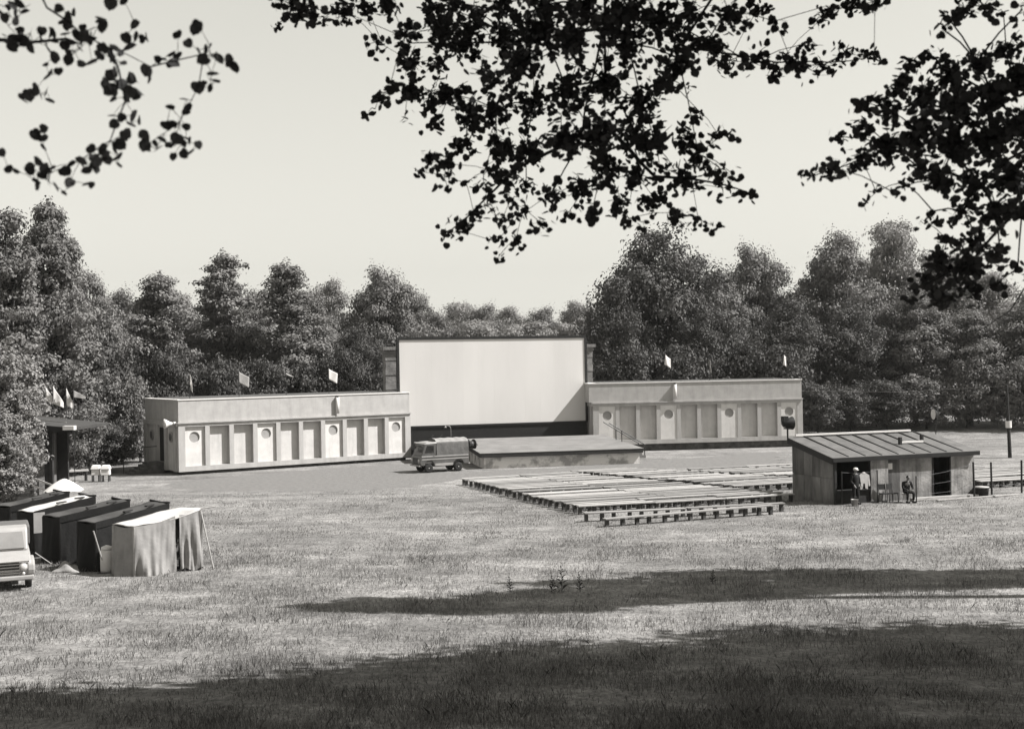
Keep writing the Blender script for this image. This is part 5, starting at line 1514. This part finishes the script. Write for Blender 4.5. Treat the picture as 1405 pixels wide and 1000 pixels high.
# tree over the camera's right shoulder: middle boughs
rootC = Vector((2.6, 10.0, 11.2))
tC, OC = near_tree('lime_tree', 'dark lime tree whose middle boughs hang into the sky above the screen', (8.5, 4.5), 10.5, (5.0, 9.5, 16.0), (8.0, 6.0, 5.0), 26000, .20, 21,
    [([Vector((8.5,4.5,10.5)), Vector((6.5,7.5,11.6)), rootC, at(830,40,10.0), at(800,180,10.0), at(760,260,10.0)], .05, .006),
     ([rootC, at(930,60,10.2), at(1060,90,10.3), at(1190,80,10.4)], .018, .004),
     ([at(830,40,10.0), at(700,60,9.8), at(560,60,9.7)], .015, .004),
     ([at(820,160,10.0), at(900,240,10.0), at(1020,262,10.2)], .02, .005),
     ([at(800,180,10.0), at(700,240,9.9), at(620,315,9.8)], .018, .005)])
bough_leaves(tC, OC, center_blobs, 10.0, .9, .056, 18.5, 31, 280, at(830, -20, 10.0))
# tree at the right edge: right boughs
rootR = Vector((5.0, 9.0, 9.4))
tR, OR = near_tree('lime_tree', 'dark lime tree whose boughs fill the sky at the right border', (10.5, 8.5), 9.0, (11.0, 10.5, 14.5), (5.5, 5.0, 5.5), 16000, .20, 22,
    [([Vector((10.5,8.5,9.0)), Vector((7.5,8.8,9.6)), rootR, at(1360,180,9.2), at(1230,205,9.2), at(1120,240,9.3)], .045, .004),
     ([rootR, at(1390,300,9.0), at(1330,360,9.0), at(1260,395,9.0)], .03, .006),
     ([Vector((7.5,8.8,9.6)), at(1405,395,9.4), at(1385,425,9.5), at(1350,450,9.6), at(1318,457,9.7)], .02, .003)])
bough_leaves(tR, OR, right_blobs, 9.2, .7, .053, 30.0, 32, 240, at(1420, 200, 9.2))
# tree at the left: sparse spray, every leaf its own
tL, OL = near_tree('lime_tree', 'lime tree with a sparse spray of single dark leaves in the left sky', (-6.5, 1.5), 9.5, (-4.0, 4.5, 14.5), (6.0, 5.0, 4.0), 18000, .20, 23,
    [([Vector((-6.5,1.5,9.5)), Vector((-3.4,4.5,9.9)), at(50,-20,6.0), at(66,12,6.0), at(95,31,6.0), at(112,48,6.0), at(134,59,6.0), at(151,67,6.0), at(168,73,6.0), at(207,92,6.05)], .018, .002),
     ([at(-60,52,6.0), at(0,56,6.0), at(45,59,6.0), at(92,54,6.0), at(112,62,6.0)], .012, .004),
     ([at(151,67,6.0), at(162,97,5.95), at(172,140,5.9), at(152,195,5.9), at(110,222,5.9), at(55,243,5.9)], .006, .002),
     ([at(207,92,6.0), at(280,75,6.0), at(320,88,6.0)], .004, .0015),
     ([at(280,75,6.0), at(272,120,6.0), at(245,170,6.0), at(200,200,6.0)], .003, .0015)])
rs = np.random.default_rng(33)
P = np.array([list(at(x/3.572+random.gauss(0,.5), y/3.572+random.gauss(0,.5), 6.0+random.gauss(0,.12))) for x, y in left_pts])
n_main = len(P)
P = np.concatenate([P, P[rs.random(len(P)) < .75] + np.zeros(3)])
P[n_main:] += rs.normal(size=(len(P)-n_main, 3))*np.array([.028,.04,.028])
V_, A, B, N = leaves_mesh(P, .062, rs, .15)
N[:,1] -= .5
for i in range(len(P)):
    s = (.062 if i < n_main else .046)*random.uniform(.7,1.2)
    M_ = Matrix((A[i], B[i], N[i])).transposed().to_4x4()
    e = Vector(N[i]).normalized(); a_ = Vector(A[i]); a_ = (a_ - e*a_.dot(e)).normalized(); b_ = e.cross(a_)
    M_ = Matrix((a_, b_, e)).transposed().to_4x4()
    o = bpy.data.objects.new('leaf', lm); col.objects.link(o); o.parent = tL
    o.matrix_local = Matrix.Translation(Vector(P[i])-OL) @ M_ @ Matrix.Scale(s, 4)

tw = MB()
done = [at(x_, y_, 6.0) for x_, y_ in ((66,12),(95,31),(112,48),(134,59),(151,67),(168,73),(207,92),(0,56),(45,59),(92,54),(162,97),(172,140),(152,195),(110,222),(55,243),(280,75),(320,88),(272,120),(245,170),(200,200))]
for p_ in sorted([Vector(q_) for q_ in P], key=lambda q_: min((q_-d_).length for d_ in done)):
    j = min(done, key=lambda q_: (q_-p_).length)
    tw.tube([j, (j+p_)/2+Vector((0,0,.006)), p_], [.0022,.0016,.001], 4, False); done.append(p_)
tw.v = [tuple(Vector(q_)-OL) for q_ in tw.v]
tw.build('twigs', M_bark2, tL, True, fix=False)['kind'] = 'stuff'

# tall trees outside the frame at right; they shade the foreground meadow
def shade_tree(foot, fork, center, radii, n, seed, label):
    near_tree('lime_tree', label, foot, fork, center, radii, n, .42, seed)
shade_tree((14.5, 19.0), 12, (8.5, 17.8, 20.0), (10.0, 4.4, 4.8), 24000, 41, 'tall lime tree shading the near meadow')
shade_tree((24.0, 24.0), 12, (26.0, 23.8, 18.5), (9.5, 5.6, 7.0), 26000, 42, 'tall lime tree shading the near right meadow')
shade_tree((16.5, 15.0), 12, (12.5, 15.5, 17.0), (9.0, 5.0, 6.0), 22000, 43, 'tall lime tree over the slope at right')
shade_tree((18.5, 20.5), 12, (17.0, 20.4, 18.5), (7.5, 4.6, 6.0), 22000, 46, 'tall lime tree between the two that shade the near meadow')
shade_tree((-15.0, 17.0), 11, (-15.0, 17.0, 17.0), (6.0, 5.0, 6.5), 9000, 47, 'added unseen tree left of the meadow, blocking skylight')  # unseen tree added to cut skylight on the shaded foreground
shade_tree((22.5, 35.0), 15, (19.0, 34.3, 22.6), (4.5, 1.5, 3.2), 11000, 44, 'slender tree casting the thin end of the shadow band')
shade_tree((25.5, 37.5), 15, (25.0, 36.3, 22.0), (5.0, 1.45, 4.0), 13000, 48, 'slender tree casting the middle of the narrow shadow band')
shade_tree((29.0, 40.0), 12, (28.0, 38.2, 19.5), (7.0, 2.0, 6.0), 17000, 45, 'slender tree prolonging the narrow shadow band')

for k, (fx_, fy_, r_) in enumerate(((-12.0, -3.0, 6.5), (1.0, -9.0, 7.0), (15.0, -5.0, 7.0), (-15.0, 9.0, 6.0), (24.0, 10.0, 7.0))):  # unseen trees added to block skylight and deepen the near shade
    near_tree('lime_tree', ('added unseen tree left of the camera, blocking skylight', 'added unseen tree right behind the camera, blocking skylight', 'added unseen tree behind the camera, right side, blocking skylight', 'added unseen tree at the left border, blocking skylight', 'added unseen tree at the right border, blocking skylight')[k],
              (fx_, fy_), 11, (fx_, fy_, 16.0), (r_, r_, 6.5), 9000, .5, 61+k)

# ------------------------------------------------------------------ grass
def grass(name, n, y0, y1, h0, h1, w, m, seed, label, patch=None, power=1.0):
    rs = np.random.default_rng(seed)
    y = y0 + (y1-y0)*rs.random(n)**power
    x = (rs.random(n)*2-1)*(y*.44+2)
    nz = np.sin(x*.9+1.3*np.sin(y*.6))*np.sin(y*.8+1.1*np.sin(x*.5+2)) + .6*np.sin(x*2.7+y*1.9)*np.sin(y*2.3-x*1.1)
    keep = rs.random(n) < .55+.4*nz
    x, y, nz = x[keep], y[keep], nz[keep]
    k = len(x)
    t = np.clip((45-y)/45, 0, 1.0)
    z = 5.6*t**2.2
    z = np.array([gz(a, b) for a, b in zip(x, y)])
    h = (h0+(h1-h0)*rs.random(k)**1.6)*(.8+.3*nz.clip(-1,1))
    a = rs.random(k)*6.283; ln = rs.normal(size=(k,2))*.35*h[:,None]
    ww = w*rs.uniform(.6,1.3,k)
    p = np.stack([x, y, z], 1)
    s = np.stack([np.cos(a)*ww, np.sin(a)*ww, np.zeros(k)], 1)
    mid = p + np.stack([ln[:,0]*.35, ln[:,1]*.35, h*.6], 1)
    top = p + np.stack([ln[:,0], ln[:,1], h], 1)
    q = np.stack([p-s, p+s, mid+s*.6, top, mid-s*.6], 1)
    o = bpy.data.objects.new(name, np_mesh(name, q.reshape(-1,3), 5, m)); col.objects.link(o)
    tag(o, label, 'grass', kind='stuff')
grass('meadow_grass', 150000, 16.5, 48, .06, .22, .006, M_grass, 51, 'rough meadow grass of the foreground', power=1.25)
grass('dry_grass', 95000, 16.5, 46, .05, .20, .007, M_hay, 52, 'dry bleached grass in the foreground', power=1.25)
grass('sparse_tufts', 40000, 44, 70, .04, .13, .010, M_grass, 54, 'sparse darker tufts in the mown turf')
grass('short_turf', 80000, 44, 66, .04, .11, .011, M_hay, 53, 'short mown turf before the benches')

# weeds standing up in the shaded strip
def weed(px_, py_, h, seed, label):
    rd = random.Random(seed)
    lo, hi = 20.0, 50.0
    for _ in range(50):
        d = (lo+hi)/2; p = at(px_, py_, d)
        if p.z > gz(p.x, d): lo = d
        else: hi = d
    p = at(px_, py_, lo)
    t = thing('thistle', label, 'weed', (p.x, p.y, gz(p.x, p.y)), rd.uniform(0,6), 'thistles in the shaded strip')
    MB().tube([(0,0,0),(.02,.01,h*.5),(.0,.03,h)], [.012,.009,.004], 6).build('stem', M_weed, t)
    n = 16
    for k in range(n):
        f = .08+.86*k/n; a = k*2.4; L = .26*(1-f*.75)*(h/.6)
        b0 = Vector((.02*math.sin(f*3),.01+.02*f,h*f)); dr = Vector((math.cos(a),math.sin(a),.45)); sd_ = Vector((-math.sin(a),math.cos(a),0))
        e = b0+dr*L; m_ = b0+dr*L*.5+Vector((0,0,.03))
        MB().add([b0, m_+sd_*L*.16, e, m_-sd_*L*.16], [(0,1,2),(0,2,3)]).build('leaf', M_weed, t)
    MB().lathe([(.005,0),(.02,.02),(.018,.05),(.004,.06)], 8, 'z', (0,.03,h)).build('bud', M_weed, t, True)
weed(771, 812, .75, 1, 'tallest thistle standing up from the shaded strip')
weed(757, 812, .45, 2, 'short thistle close left of the tallest one')
weed(796, 812, .50, 3, 'thistle close right of the tallest one')
weed(700, 812, .42, 4, 'lone thistle at the left part of the shaded strip')
weed(978, 800, .38, 5, 'lone thistle at the right part of the shaded strip')

# ------------------------------------------------------------------ haze
hz = MB().box(-910, 910, -310, 1510, -1.5, 34).build('haze', M_white)
tag(hz, 'thin summer haze over the whole dell', 'haze', kind='stuff')
hm = bpy.data.materials.new('haze air'); hm.use_nodes = True
hn = hm.node_tree.nodes; hn.clear()
ho = hn.new('ShaderNodeOutputMaterial'); hv = hn.new('ShaderNodeVolumePrincipled')
hv.inputs['Color'].default_value = (.95, .94, .90, 1); hv.inputs['Density'].default_value = 0.00015; hv.inputs['Anisotropy'].default_value = 0.3
hm.node_tree.links.new(hv.outputs[0], ho.inputs['Volume'])
hz.data.materials.clear(); hz.data.materials.append(hm)
